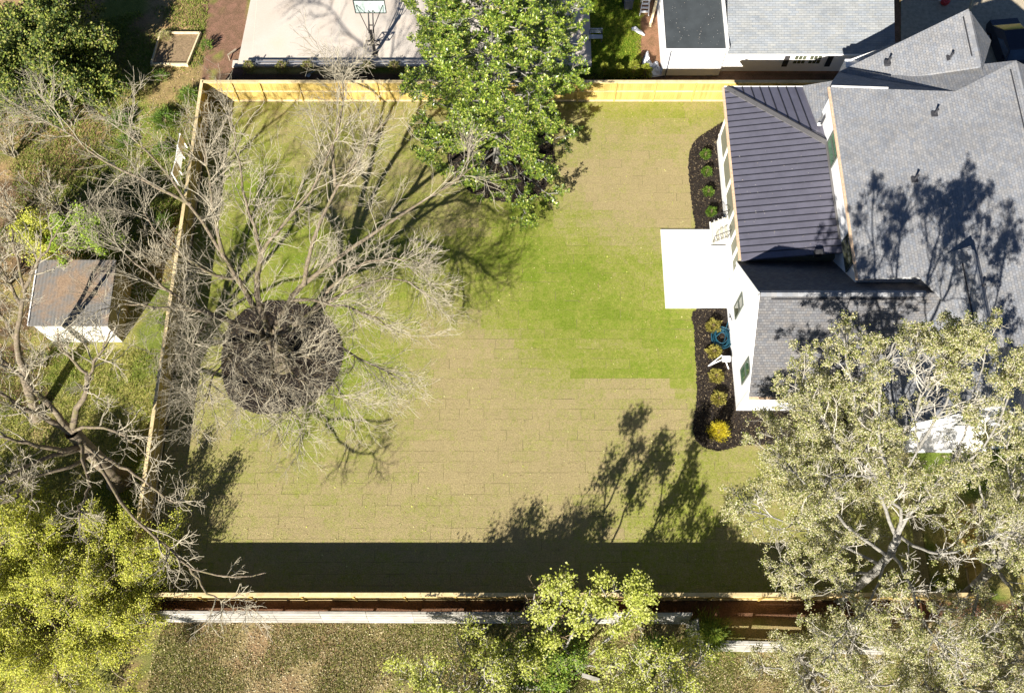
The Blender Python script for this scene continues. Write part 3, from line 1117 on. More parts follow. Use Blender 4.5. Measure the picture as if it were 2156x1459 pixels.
# north hip face
MB().slab([A, Hh, G2, D], 0.1).build('hip_face', 'metal_roof', pr)
nn = 9
for i in range(nn):
    def at_(s):
        e = A.lerp(D, s)
        dirn = Vector((0.10, -1, 0))
        # walk south from the north eave until the hip line or the far edge
        best = None
        hp, hq = A, Hh
        for (p, q) in ((A, Hh), (Hh, G2), (D, G2)):
            ex, ey = q.x - p.x, q.y - p.y
            den = dirn.x * ey - dirn.y * ex
            if abs(den) < 1e-6:
                continue
            t = ((p.x - e.x) * ey - (p.y - e.y) * ex) / den
            s2 = ((p.x - e.x) * dirn.y - (p.y - e.y) * dirn.x) / den
            if t > 0.05 and -0.01 <= s2 <= 1.01:
                z = p.z + (q.z - p.z) * s2
                if best is None or t < best[0]:
                    best = (t, Vector((e.x + dirn.x * t, e.y + dirn.y * t, z)))
        return e, (best[1] if best else e)
    s0, s1 = i / nn, (i + 1) / nn
    e0, f0 = at_(max(s0, 0.002))
    e1, f1 = at_(min(s1, 0.998))
    up = Vector((0, 0, 0.03))
    if i > 0 and (f0 - e0).length > 0.2:
        MB().slab([e0.lerp(e1, .05) + up, e0.lerp(e1, .95) + up, f0.lerp(f1, .95) + up, f0.lerp(f1, .05) + up], 0.02).build('metal_panel', 'metal_roof', pr)
    if (f1 - e1).length > 0.2 and i < nn - 1:
        MB().bar(e1 + up * 1.5, f1 + up * 1.5, 0.04, 0.05).build('seam', 'metal_seam', pr)
MB().bar(A + Vector((0.1, -0.06, 0.05)), Hh + Vector((0, 0, 0.05)), 0.30, 0.05).build('hip_cap', 'metal_hip', pr)
MB().bar(A + Vector((0.25, 0.06, 0.07)), Hh + Vector((0.1, 0.16, 0.07)), 0.05, 0.06).build('hip_rib', 'metal_seam', pr)
MB().bar((XPE - 0.06, B.y + 0.05, ZPE - 0.05), (XPE - 0.06, A.y, ZPE - 0.05), 0.13, 0.12).build('gutter', 'gutter_tan', pr)
MB().bar((XPE, YPE + 0.05, ZPE - 0.03), (D.x, YPE + 0.05, ZPE - 0.03), 0.06, 0.12).build('fascia', 'white_trim', pr)
# flashing where the metal meets the wall, and a small exhaust hood
MB().bar((XMW - 0.04, YP0 + 0.5, ZMB + 0.05), (XMW - 0.04, Hh.y, ZMB + 0.05), 0.16, 0.05).build('flashing', 'metal_hip', pr)
hp = P(1724, 531, 5.1)
MB().box((hp.x - 0.2, hp.y - 0.15, 4.8), (hp.x + 0.2, hp.y + 0.15, 5.18)).box((hp.x - 0.12, hp.y - 0.08, 5.18), (hp.x + 0.12, hp.y + 0.08, 5.26)).build('exhaust_hood', 'vent_dark', pr)
# stucco wall behind the porch, north end
wall_box((XP + 0.6, YP1 - 0.3, 0.0), (19.0, YP1 + 0.1, 3.9))

# --- upper storey and its low shingle roof
XUE, ZUE, PU = 17.84, 7.0, 0.155
zu = lambda x: ZUE + PU * (x - XUE)
A1 = P(1747.5, 184, ZUE)
A1 = Vector((XUE, A1.y, ZUE))
S1 = Vector((XUE, P(1813, 588, ZUE).y, ZUE))


def on_upper(px, py):
    """pixel on the upper roof plane"""
    u = (px - CX) / FPX
    v = (py - CY) / FPX
    # HC - t*(CT+v*ST) = ZUE + PU*(t*u - XUE)
    t = (HC - ZUE + PU * XUE) / (CT + v * ST + PU * u)
    return Vector((t * u, t * (ST - v * CT), HC - t * (CT + v * ST)))


B1 = on_upper(2012, 193)
R1 = on_upper(2140, 128)
XRID = R1.x
S2 = Vector((XRID, 14.0, zu(XRID)))
wall_box((XMW, S1.y + 0.15, 0.0), (XRID + 0.5, A1.y - 0.25, ZUE - 0.16))
wall_box((XRID + 0.51, 18.2, 0.0), (XRID + 7.1, R1.y - 0.3, zu(XRID) - 4.35))
ru = roof_plane('roof', [A1, S1, Vector((20.8, S1.y - 0.02, zu(20.8))), Vector((21.6, YR - 0.2, zu(21.6))), Vector((23.0, 17.8, zu(23.0))), Vector((XRID, 17.8, zu(XRID))), Vector((XRID, R1.y, zu(XRID))), B1], 'grey_shingle', HOUSE, (0, 1, 0))


def on_plane(px, py, a, b, c):
    """pixel on the plane through three points"""
    n = (b - a).cross(c - a)
    u = (px - CX) / FPX
    v = (py - CY) / FPX
    d = Vector((u, ST - v * CT, -(CT + v * ST)))
    o = Vector((0, 0, HC))
    return o + d * (n.dot(a - o) / n.dot(d))


V1 = P(1766, 152, 4.75)
E1 = on_plane(1826, 163, A1, B1, V1)
rt = roof_plane('roof', [B1 + Vector((0, 0.01, -0.01)), E1, R1 + Vector((0, 0, 0.02))], 'grey_shingle', HOUSE, (0, 1, 0))
V2 = on_plane(1752, 172, A1, B1, V1)
rw = roof_plane('roof', [A1 + Vector((0.02, 0.02, -0.05)), V2, V1, E1 + Vector((0, 0, -0.03)), B1 + Vector((0, 0.02, -0.05))], 'grey_shingle', HOUSE, (1, 0, 0))
K1 = P(2039, 19, 8.55)
K2 = P(2066, 140, 8.45)
K3 = P(2087, 86, 6.9)
K4 = on_plane(2068, 150, K1, K2, K3)
rk = roof_plane('roof', [V1 + Vector((0.02, 0, 0.04)), K1, K2, on_plane(1930, 160, V1, K1, K2), on_plane(1826, 166, V1, K1, K2)], 'grey_shingle', HOUSE, (0, 1, 0))
roof_plane('roof', [K1 + Vector((0.01, 0, 0)), K3, K4, K2 + Vector((0.01, 0, 0))], 'grey_shingle', HOUSE, (0, 1, 0))
ridge_caps(K2 + Vector((0, 0.2, 0)), K1 + Vector((0.0, -0.02, 0)), 0.34, rk)
ridge_caps(Vector((XRID, 26.5, zu(XRID))), R1, 0.36, ru)
MB().bar(K2.lerp(K1, 0.2) + Vector((-0.32, 0, -0.13)), K2.lerp(K1, 0.88) + Vector((-0.32, 0, -0.13)), 0.05, 0.05).build('ridge_vent', 'vent_dark', rk)
MB().bar((XRID - 0.42, 26.0, zu(XRID) - 0.03), (XRID - 0.42, R1.y - 0.6, zu(XRID) - 0.03), 0.05, 0.05).build('ridge_vent', 'vent_dark', ru)
roof_plane('roof', [Vector((XRID + 0.01, 17.8, zu(XRID) - 0.02)), Vector((XRID + 7.5, 17.8, zu(XRID) - 4.2)), Vector((XRID + 7.5, R1.y, zu(XRID) - 4.2)), R1 + Vector((0.01, 0, -0.02))], 'grey_shingle', HOUSE, (0, 1, 0))
MB().bar(A1 + Vector((0.1, 0.05, 0.02)), A1.lerp(B1, 0.47) + Vector((0, 0.05, 0.03)), 0.08, 0.05).build('drip_edge', 'white_trim', ru)
MB().bar(A1 + Vector((-0.05, 0, -0.05)), S1 + Vector((-0.05, 0, -0.05)), 0.12, 0.12).build('gutter', 'gutter_tan', ru)
# north wing walls, set in under their roofs
wall_box((V1.x + 0.6, YP1 + 0.2, 0.0), (K3.x - 0.3, K1.y - 0.25, 4.5))
nm = MB().add([(V1.x + 0.7, K1.y - 0.3, 4.4), (K3.x - 0.4, K1.y - 0.3, 4.4), (K1.x, K1.y - 0.3, 8.2)], [(0, 1, 2)])
nm.build('gable_wall', 'white_siding', HOUSE)
# small lower roof in the corner behind the porch hip
rl = roof_plane('roof', [P(1691, 181, 4.35), P(1722, 262, 5.0), P(1731, 258, 5.2), P(1757, 206, 5.6), P(1757, 170, 5.3)], 'grey_shingle', HOUSE, (0, 1, 0))
MB().bar(P(1756, 206, 5.75), P(1729, 262, 5.32), 0.12, 0.12).build('gutter', 'vent_dark', rl)
MB().bar(P(1729, 262, 5.2), P(1722, 262, 5.1), 0.14, 0.14).build('gutter_end', 'white_trim', rl)
# upper windows
for quad, gl in ((((1745.7, 294.6), (1760.8, 270.5), (1770, 323.3), (1754, 348.9)), 'window_glass_green'), (((1779.8, 502.7), (1795.7, 478.6), (1806, 541.9), (1790.9, 563.6)), 'window_glass')):
    q = [on_wall_x(a, b, XMW) for a, b in quad]
    c = sum(q, Vector()) / 4
    w = abs((q[0].y + q[1].y) / 2 - (q[2].y + q[3].y) / 2)
    window((XMW, c.y, 6.0), (0, 1, 0), w, 1.35, glass=gl, out=(-1, 0, 0), proud=0.05)
# plumbing vents
for (px, py, z) in ((1869, 133, 6.3), (2000, 123, 7.7), (1968, 241, None), (1926, 379, None), (2065, 607, None)):
    b = P(px, py, z) if z else on_upper(px, py)
    MB().box((b.x - 0.18, b.y - 0.16, b.z - 0.1), (b.x + 0.14, b.y + 0.16, b.z + 0.06)).tube([b + Vector((0, 0, -0.1)), b + Vector((0, 0, 0.42))], 0.06, 8).tube([b + Vector((0, 0, 0.42)), b + Vector((0, 0, 0.46))], 0.075, 8).build('vent_pipe', 'vent_dark', HOUSE)

# --- south wing with a gable to the south
XS0 = P(1800, 945).x
YS2 = P(1800, 945).y
XSR = P(1955, 945).x
XS1 = 2 * XSR - XS0
ZSE, ZSR = 4.3, 8.6
sg = [(XS0, YS2, 0), (XS1, YS2, 0), (XS1, YS2, ZSE), (XSR, YS2, ZSR - 0.15), (XS0, YS2, ZSE)]
vs = sg + [(x, 20.5, z) for (x, _, z) in sg]
MB().add(vs, [(0, 1, 2, 3, 4), (5, 9, 8, 7, 6), (0, 4, 9, 5), (4, 3, 8, 9), (3, 2, 7, 8), (2, 1, 6, 7)]).build('wall', 'white_siding', HOUSE)
YT = 23.0
r1 = roof_plane('roof', [(XS0 - 0.3, YS2 - 0.25, ZSE - 0.2), (XSR, YS2 - 0.25, ZSR), (XSR, YT, ZSR), (XS0 - 0.3, YT, ZSE - 0.2)], 'grey_shingle', HOUSE, (0, 1, 0))
roof_plane('roof', [(XSR + 0.01, YS2 - 0.25, ZSR), (XS1 + 0.3, YS2 - 0.25, ZSE - 0.2), (XS1 + 0.3, 20.5, ZSE - 0.2), (XSR + 0.01, YT, ZSR)], 'grey_shingle', HOUSE, (0, 1, 0))
ridge_caps((XSR, YS2 - 0.2, ZSR), (XSR, YT - 0.2, ZSR), 0.36, r1)
MB().bar((XSR - 0.4, 18.5, ZSR - 0.36), (XSR - 0.4, YT - 0.8, ZSR - 0.36), 0.05, 0.05).build('ridge_vent', 'vent_dark', r1)
MB().bar((XS0 - 0.36, YS2 - 0.2, ZSE - 0.28), (XS0 - 0.36, YS0 + 0.3, ZSE - 0.28), 0.13, 0.11).build('gutter', 'gutter_tan', r1)
MB().box((XS0 - 0.02, YS2 - 0.02, 0), (XS0 + 0.1, YS2 + 0.1, ZSE - 0.3)).build('corner_board', 'white_trim', HOUSE)
MB().slab([(XS0 + 0.6, YS2 - 0.9, 2.55), (XS0 + 6, YS2 - 0.9, 2.55), (XS0 + 6, YS2 - 0.002, 3.0), (XS0 + 0.6, YS2 - 0.002, 3.0)], 0.12).build('canopy', 'white_trim', HOUSE)
window((XSR, YS2, 5.2), (1, 0, 0), 1.0, 1.4, out=(0, -1, 0), glass='window_glass')

# --- porch steps with a black railing
sx0 = P(1495, 500).x
ys0, ys1 = P(1495, 520).y + 0.05, P(1495, 484).y + 0.35
steps = MB().box((sx0, ys0, 0.111), (XP - 0.06, ys1, 0.26)).build('steps', 'step_concrete', HOUSE)
sw = (XP - 0.06 - sx0) / 4
for i in range(4):
    MB().box((sx0 + i * sw, ys0, 0.115 + i * 0.2), (XP - 0.061 - 0.0 * i, ys1, 0.115 + (i + 1) * 0.2 - 0.04 + 0.004 * i)).build('step', 'step_concrete', steps)
    MB().box((sx0 + i * sw - 0.03, ys0 - 0.02, 0.115 + (i + 1) * 0.2 - 0.038), (sx0 + i * sw + 0.05, ys1 + 0.02, 0.115 + (i + 1) * 0.2 + 0.004)).build('nosing', 'white_trim', steps)
for y in (ys0 + 0.06, ys1 - 0.06):
    p0, p1 = Vector((sx0 + 0.05, y, 1.15)), Vector((XP - 0.08, y, 1.9))
    rl_ = MB().tube([p0, p1], 0.022, 6).build('handrail', 'black_metal', steps)
    MB().tube([p0 - Vector((0, 0, 0.78)), p1 - Vector((0, 0, 0.78))], 0.016, 6).build('lower_rail', 'black_metal', steps)
    for k in range(9):
        q = p0.lerp(p1, k / 8)
        MB().tube([q - Vector((0, 0, 0.8 if k not in (0, 8) else 1.02)), q], 0.013 if k not in (0, 8) else 0.02, 5).build('baluster', 'black_metal', steps)

# ------------------------------------------------------------------ neighbour's house at the top
NB = thing('neighbour_house', (P(1400, 150).x, 40.1, 0), 'white outbuilding beyond the far fence with grey shingles and a flat dark annex', 'building')
YB = 40.05
x0, x1, x2 = P(1399, 130, 1.4).x, P(1530, 105, 2.6).x, P(1893, 60, 3.5).x
zf = 2.75
wall_box((x0, YB, -0.6), (x1, 60, zf - 0.12), parent=NB)
wall_box((x1 + 0.01, YB + 0.35, -0.6), (x2 - 0.3, 60, 2.3), parent=NB)
fl = MB().slab([(x0 - 0.12, YB - 0.1, zf), (x1, YB - 0.1, zf), (x1, 60, zf + 0.3), (x0 - 0.12, 60, zf + 0.3)], 0.1).build('flat_roof', 'flat_membrane', NB)
MB().bar((x0 - 0.14, YB - 0.13, zf - 0.01), (x1 + 0.1, YB - 0.13, zf - 0.01), 0.05, 0.14).build('fascia', 'white_trim', fl)
MB().bar((x0 - 0.16, YB - 0.1, zf), (x0 - 0.16, 60, zf + 0.3), 0.1, 0.14).build('edge_trim', 'white_trim', fl)
MB().bar((x1 + 0.02, YB - 0.05, zf + 0.06), (x1 + 0.02, 60, zf + 0.36), 0.2, 0.12).build('edge_trim', 'white_trim', fl)
ze2 = P(1600, 114, 2.4)
rr = roof_plane('roof', [(x1 + 0.13, ze2.y, 2.4), (x2, ze2.y, 2.4), (x2, 52, 6.6), (x1 + 0.13, 52, 6.6)], 'grey_shingle_pale', NB, (1, 0, 0))
roof_plane('roof', [(x1 + 0.13, 52.01, 6.6), (x2, 52.01, 6.6), (x2, 62, 2.9), (x1 + 0.13, 62, 2.9)], 'grey_shingle_pale', NB, (1, 0, 0))
MB().bar((x1 + 0.13, ze2.y - 0.03, 2.33), (x2, ze2.y - 0.03, 2.33), 0.05, 0.12).build('fascia', 'white_trim', rr)
MB().tube([(x0 + 0.25, YB - 0.06, -0.3), (x0 + 0.25, YB - 0.06, 2.5)], 0.04, 6).build('downpipe', 'rail_blue_grey', NB)
yb2 = YB + 0.35
for px in (1652, 1743):
    q = on_wall_y(px + 4, 126, yb2)
    MB().box((q.x - 0.17, yb2 - 0.04, 0.5), (q.x + 0.17, yb2 - 0.001, 2.05)).build('shutter', 'shutter_dark', NB)
for px in (1684, 1716):
    q = on_wall_y(px, 126, yb2)
    w = MB().box((q.x - 0.42, yb2 - 0.03, 0.75), (q.x + 0.42, yb2 - 0.001, 2.05)).build('window', 'white_trim', NB)
    for i in range(3):
        for j in range(3):
            MB().box((q.x - 0.37 + i * 0.255, yb2 - 0.042, 0.82 + j * 0.4), (q.x - 0.37 + i * 0.255 + 0.215, yb2 - 0.031, 0.82 + j * 0.4 + 0.34)).build('pane', 'window_glass', w)

# ------------------------------------------------------------------ shed on the left
SB = P(259, 719)
sx1, sy0 = SB.x, SB.y
sxa = P(108, 728).x
sya = P(250, 560, 2.4).y
SHED = thing('garden_shed', (sxa, sy0, 0), 'low grey shed with leaf-strewn roof and white front under bare branches', 'shed')
MB().box((sxa, sy0, 0), (sx1, sya, 2.35)).build('wall', 'shed_dark_wall', SHED)
MB().box((sxa + 0.02, sy0 - 0.04, 0.02), (sx1 - 0.02, sy0 - 0.001, 2.33)).build('front_wall', 'shed_white_wall', SHED)
sr = MB().slab([(sxa - 0.25, sy0 - 0.05, 2.42), (sx1 + 0.05, sy0 - 0.05, 2.42), (sx1 + 0.05, sya + 0.2, 2.75), (sxa - 0.25, sya + 0.2, 2.75)], 0.08).build('roof', 'shed_roof_boards', SHED)
MB().bar((sxa - 0.28, sy0 - 0.03, 2.40), (sxa - 0.28, sya + 0.2, 2.73), 0.06, 0.16).build('fascia', 'white_trim', SHED)
for i in range(3):
    z = 0.55 + i * 0.6
    MB().box((sxa + 0.04, sy0 - 0.052, z), (sx1 - 0.04, sy0 - 0.041, z + 0.03)).build('batten', 'shed_white_wall', SHED)

# ------------------------------------------------------------------ basketball hoop
bb = P(790, 114, CZ)
HOOP = thing('basketball_hoop', bb, 'black basketball goal with glass backboard at the edge of the court', 'basketball hoop')
MB().box((bb.x - 0.16, bb.y - 0.16, CZ), (bb.x + 0.16, bb.y + 0.16, CZ + 0.06)).build('base_plate', 'black_metal', HOOP)
topz = 2.35
arm = P(776, 42, topz)
MB().bar(bb + Vector((0, 0, 0.06)), Vector((bb.x - 0.02, bb.y + 0.05, topz)), 0.17, 0.17, (1, 0, 0)).build('pole', 'black_metal', HOOP)
pt_ = Vector((bb.x - 0.02, bb.y + 0.05, topz))
by = bb.y + 1.15
bbz0, bbz1 = 2.75, 3.82
for s in (-0.14, 0.14):
    MB().bar(pt_ + Vector((s, 0.0, -0.25)), Vector((bb.x + s, by - 0.06, bbz0 + 0.25)), 0.045, 0.06).build('arm', 'black_metal', HOOP)
    MB().bar(pt_ + Vector((s * 0.9, 0.0, -0.9)), Vector((bb.x + s, by - 0.06, bbz0 + 0.02)), 0.045, 0.06).build('arm', 'black_metal', HOOP)
    MB().bar(pt_ + Vector((s, 0, 0)), Vector((bb.x + s * 6, by - 0.05, bbz1 - 0.35)), 0.04, 0.04).build('brace', 'black_metal', HOOP)
MB().bar(pt_ + Vector((-0.14, 0.35, 0.1)), pt_ + Vector((0.14, 0.35, 0.1)), 0.05, 0.05).build('crossbar', 'black_metal', HOOP)
bw = 0.95
bd = MB().box((bb.x - bw, by, bbz0), (bb.x + bw, by + 0.03, bbz1)).build('backboard', 'backboard', HOOP)
for (x0_, x1_, z0_, z1_) in ((-bw - 0.04, bw + 0.04, bbz0 - 0.05, bbz0), (-bw - 0.04, bw + 0.04, bbz1, bbz1 + 0.05), (-bw - 0.05, -bw, bbz0, bbz1), (bw, bw + 0.05, bbz0, bbz1)):
    MB().box((bb.x + x0_, by - 0.03, z0_), (bb.x + x1_, by + 0.05, z1_)).build('frame', 'black_metal', bd)
for (x0_, x1_, z0_, z1_) in ((-0.3, 0.3, bbz0 + 0.15, bbz0 + 0.2), (-0.3, 0.3, bbz0 + 0.6, bbz0 + 0.65), (-0.3, -0.25, bbz0 + 0.2, bbz0 + 0.6), (0.25, 0.3, bbz0 + 0.2, bbz0 + 0.6)):
    MB().box((bb.x + x0_, by - 0.012, z0_), (bb.x + x1_, by - 0.003, z1_)).box((bb.x + x0_, by + 0.033, z0_), (bb.x + x1_, by + 0.042, z1_)).build('target_line', 'white_trim', bd)
ring = [Vector((bb.x + 0.23 * math.cos(a), by + 0.38 + 0.23 * math.sin(a), 3.05)) for a in [2 * math.pi * i / 16 for i in range(16)]]
MB().tube(ring, 0.02, 5, closed=True).build('rim', 'orange_steel', HOOP)
MB().box((bb.x - 0.1, by + 0.03, 2.95), (bb.x + 0.1, by + 0.17, 3.07)).build('rim_bracket', 'orange_steel', HOOP)
net = MB()
for k in range(12):
    a = 2 * math.pi * k / 12
    net.tube([(bb.x + 0.22 * math.cos(a), by + 0.38 + 0.22 * math.sin(a), 3.04), (bb.x + 0.12 * math.cos(a + 0.5), by + 0.38 + 0.12 * math.sin(a + 0.5), 2.65)], 0.006, 4)
net.build('net', 'white_plastic', HOOP)
# adjustment frame on the pole
fx = Vector((bb.x, bb.y + 0.13, 0))
fr = MB()
for (p, q) in (((-.42, .85), (.42, .85)), ((-.42, 1.30), (.42, 1.30)), ((-.42, .85), (-.42, 1.30)), ((.42, .85), (.42, 1.30)), ((-.42, .85), (-.15, 1.0)), ((.42, .85), (.15, 1.0)), ((-.42, 1.3), (-.15, 1.15)), ((.42, 1.3), (.15, 1.15)), ((-.15, 1.0), (-.15, 1.15)), ((.15, 1.0), (.15, 1.15))):
    fr.bar((fx.x + p[0], fx.y, p[1]), (fx.x + q[0], fx.y, q[1]), 0.045, 0.045, (0, 1, 0))
fr.build('ball_rack', 'black_metal', HOOP)

# low rail along the court edge
RA = thing('court_rail', P(512, 131, 0.5), 'low blue-grey steel rail along the near edge of the court', 'railing')
ry = P(520, 131, 0.45).y
rx0, rx1 = P(512, 130, 0.45).x, P(1180, 134, 0.45).x
MB().bar((rx0, ry, 0.50), (rx1, ry, 0.50), 0.09, 0.07).build('top_rail', 'rail_blue_grey', RA)
for px in (543, 655, 770, 880, 990, 1100):
    x = P(px, 131, 0.4).x
    MB().box((x - 0.03, ry - 0.03, CZ), (x + 0.03, ry + 0.03, 0.72)).build('post', 'rail_blue_grey', RA)
MB().tube([(rx0, ry, 0.27), (rx1, ry, 0.27)], 0.015, 5).build('wire', 'rail_blue_grey', RA)

# ------------------------------------------------------------------ raised garden bed
a, b, c, d = P(318, 135, .25), P(394, 135, .25), P(421, 69, .25), P(338, 69, .25)
RB = thing('raised_garden_bed', (a.x, a.y, 0), 'raised wooden garden bed of bare soil near the far corner', 'garden bed')
cor = [Vector((q.x, q.y, 0)) for q in (a, b, c, d)]
MB().slab([q + Vector((0, 0, 0.14)) for q in cor], 0.138).build('soil', 'bed_soil', RB)
for i in range(4):
    p, q = cor[i], cor[(i + 1) % 4]
    dd = (q - p).normalized() * 0.06
    for k in range(2):
        MB().bar(p - dd + Vector((0, 0, 0.075 + k * 0.145)), q + dd * (1 if i % 2 else -1) + Vector((0, 0, 0.075 + k * 0.145)), 0.09 + 0.004 * k, 0.14).build('timber', 'bed_timber', RB)

# ------------------------------------------------------------------ white slatted screen by the fence
tops = [(359.7, 362), (363.5, 338), (371.7, 302.6), (378.4, 279.6)]
feet = [P(378, 391), P(384.5, 369), P(389.5, 335), P(394.5, 311.5)]
SC = thing('garden_screen', feet[0], 'white wooden garden screen with slats beside the left fence', 'screen')
for f in feet:
    MB().bar(f, f + Vector((0, 0, 1.5)), 0.09, 0.09, (0, 1, 0)).build('post', 'white_trim', SC)
for i in (0, 2):
    p, q = feet[i], feet[i + 1]
    dd = (q - p).normalized()
    mm = MB()
    mm.bar(p + dd * 0.06 + Vector((0, 0, 1.05)), q - dd * 0.06 + Vector((0, 0, 1.05)), 0.03, 0.85)
    mm.build('panel', 'white_trim', SC)
p, q = feet[1], feet[2]
for k in range(11):
    z = 0.45 + k * 0.10
    MB().bar(p + Vector((0, 0, z)), q + Vector((0, 0, z)), 0.05, 0.035).build('slat', 'white_trim', SC)

# ------------------------------------------------------------------ things on the north lawn
def bench(p, label):
    t = thing('park_bench', p, label, 'bench')
    for k in range(3):
        MB().box((p.x - 0.45, p.y - 0.28 + k * 0.11, 0.42), (p.x + 0.45, p.y - 0.19 + k * 0.11, 0.45)).build('seat_slat', 'bench_grey', t)
    for k in range(3):
        MB().box((p.x - 0.45, p.y + 0.12 + k * 0.04, 0.52 + k * 0.12), (p.x + 0.45, p.y + 0.15 + k * 0.04, 0.61 + k * 0.12)).build('back_slat', 'bench_grey', t)
    for sx in (-1, 1):
        for y, z in ((-0.24, 0.42), (0.14, 0.86)):
            MB().box((p.x + sx * 0.4 - 0.025, p.y + y - 0.025, 0), (p.x + sx * 0.4 + 0.025, p.y + y + 0.025, z)).build('leg', 'bin_grey', t)


bench(P(1253, 84), 'small pale grey bench on the green lawn beyond the fence')
bp = P(1322, 14)
t = thing('wheelie_bin', bp, 'dark bin at the top edge on the shady lawn', 'bin')
m = MB()
m.slab([(bp.x - .27, bp.y - .3, .85), (bp.x + .27, bp.y - .3, .85), (bp.x + .27, bp.y + .32, .85), (bp.x - .27, bp.y + .32, .85)], 0.84)
m.build('body', 'bin_grey', t)
MB().slab([(bp.x - .3, bp.y - .33, .90), (bp.x + .3, bp.y - .33, .90), (bp.x + .3, bp.y + .36, .95), (bp.x - .3, bp.y + .36, .95)], 0.05).build('lid', 'bin_grey', t)
for s in (-1, 1):
    MB().tube([(bp.x + s * .3, bp.y + .3, .12), (bp.x + s * .36, bp.y + .3, .12)], 0.12, 10).build('wheel', 'tyre', t)

lp = P(1356, 34)
t = thing('step_ladder', lp, 'white step ladder standing by the annex wall', 'ladder')
for s in (-1, 1):
    MB().bar((lp.x + s * .30, lp.y, 0), (lp.x + s * .16, lp.y + .55, 1.9), 0.05, 0.07).build('rail', 'white_plastic', t)
    MB().bar((lp.x + s * .33 + .15, lp.y + 1.15, 0), (lp.x + s * .16 + .05, lp.y + .62, 1.85), 0.04, 0.05).build('rear_leg', 'white_plastic', t)
for k in range(6):
    z = 0.28 + k * 0.28
    f = z / 1.9
    w = 0.30 - 0.14 * f
    MB().box((lp.x - w, lp.y + .55 * f - .06, z), (lp.x + w, lp.y + .55 * f + .08, z + .035)).build('step', 'white_plastic', t)
MB().box((lp.x - .2, lp.y + .46, 1.88), (lp.x + .2, lp.y + .72, 1.95)).build('top_cap', 'white_plastic', t)

t = thing('leaning_plank', P(1370, 58), 'pale plank leaning on the annex beside the ladder', 'plank')
MB().bar(P(1368, 58) + Vector((0, 0, .04)), P(1382, 2, 1.6), 0.16, 0.05).build('plank', 'bed_timber', t)

pts = [P(1330, 62, .08), P(1337, 61, .1), P(1343, 66, .1), P(1350, 70, .09), P(1357, 75, .06)]
t = thing('plastic_sheet_roll', pts[0], 'crumpled strip of white plastic lying on the lawn edge', 'plastic')
MB().tube(pts, [0.1, 0.17, 0.13, 0.12, 0.05], 8).build('roll', 'white_sheeting', t, True)


def crumple(name, ring, label, cat, mat, h, seed):
    r = random.Random(seed)
    cen = sum((P(*q) for q in ring), Vector()) / len(ring)
    t = thing(name, (cen.x, cen.y, 0), label, cat)
    lp = smooth_loop([P(*q) for q in ring], 4)
    vs, fs = [], []
    k = len(lp)
    rings = 5
    for i in range(rings):
        f = 1 - i / rings
        for q in lp:
            zz = 0.02 + h * (1 - f) ** 0.7 * r.uniform(0.5, 1.2)
            vs.append((cen.x + (q.x - cen.x) * f + r.uniform(-.04, .04), cen.y + (q.y - cen.y) * f + r.uniform(-.04, .04), zz))
    vs.append((cen.x, cen.y, h))
    for i in range(rings - 1):
        for j in range(k):
            fs.append((i * k + j, i * k + (j + 1) % k, (i + 1) * k + (j + 1) % k, (i + 1) * k + j))
    for j in range(k):
        fs.append(((rings - 1) * k + j, (rings - 1) * k + (j + 1) % k, len(vs) - 1))
    MB().add(vs, fs).build('sheet', mat, t)


crumple('plastic_bag', [(1352, 140), (1357, 118), (1364, 108), (1368, 128), (1374, 142)], 'crumpled white plastic sheet beside the yellow-green shrubs', 'plastic', 'white_sheeting', 0.35, 2)
crumple('grey_tarp', [(1366, 162), (1372, 138), (1382, 130), (1388, 140), (1397, 160)], 'grey tarpaulin heaped at the corner of the annex', 'tarp', 'tarp_grey', 0.3, 3)

# timber scrap in the mulch by the court
q = P(492, 116)
t = thing('timber_scrap', q, 'short timber offcut propped up in the mulch by the court', 'timber')
MB().bar(P(479, 117, .35), P(497, 104, .4), 0.07, 0.09).build('beam', 'old_log', t)
MB().bar(P(480, 117, .3), P(484, 128, .03), 0.06, 0.06).build('prop', 'old_log', t)
q = P(650, 155)
t = thing('hand_tool', q, 'grey hand tool lying in the shade behind the far fence', 'tool')
MB().bar(P(646, 158, .06), P(664, 149, .06), 0.06, 0.04).build('handle', 'bench_grey', t)
MB().slab([P(644, 155, .08), P(655, 158, .08), P(650, 163, .08), P(643, 160, .08)], 0.03).build('blade', 'bench_grey', t)

# ------------------------------------------------------------------ garden hose, hose stand
hc = P(1516, 714)
t = thing('garden_hose', hc, 'coiled blue garden hose in the mulch by the white gable', 'hose')
r = random.Random(4)
pts = []
for i in range(190):
    a = i * 0.35
    rad = 0.52 + 0.13 * math.sin(i * 0.13) + r.uniform(-.02, .02)
    pts.append(Vector((hc.x + 0.02 + rad * 0.85 * math.cos(a) + 0.1 * math.sin(i * .05), hc.y + rad * math.sin(a) * 1.05 + .08 * math.cos(i * .07), 0.09 + 0.10 * abs(math.sin(i * .045)) + i * 0.0007)))
pts += [Vector((hc.x + .35, hc.y + .6, .25)), Vector((XG - 0.1, 22.38, 0.6))]
MB().tube(pts, 0.028, 6).build('hose', 'hose_blue', t, True)

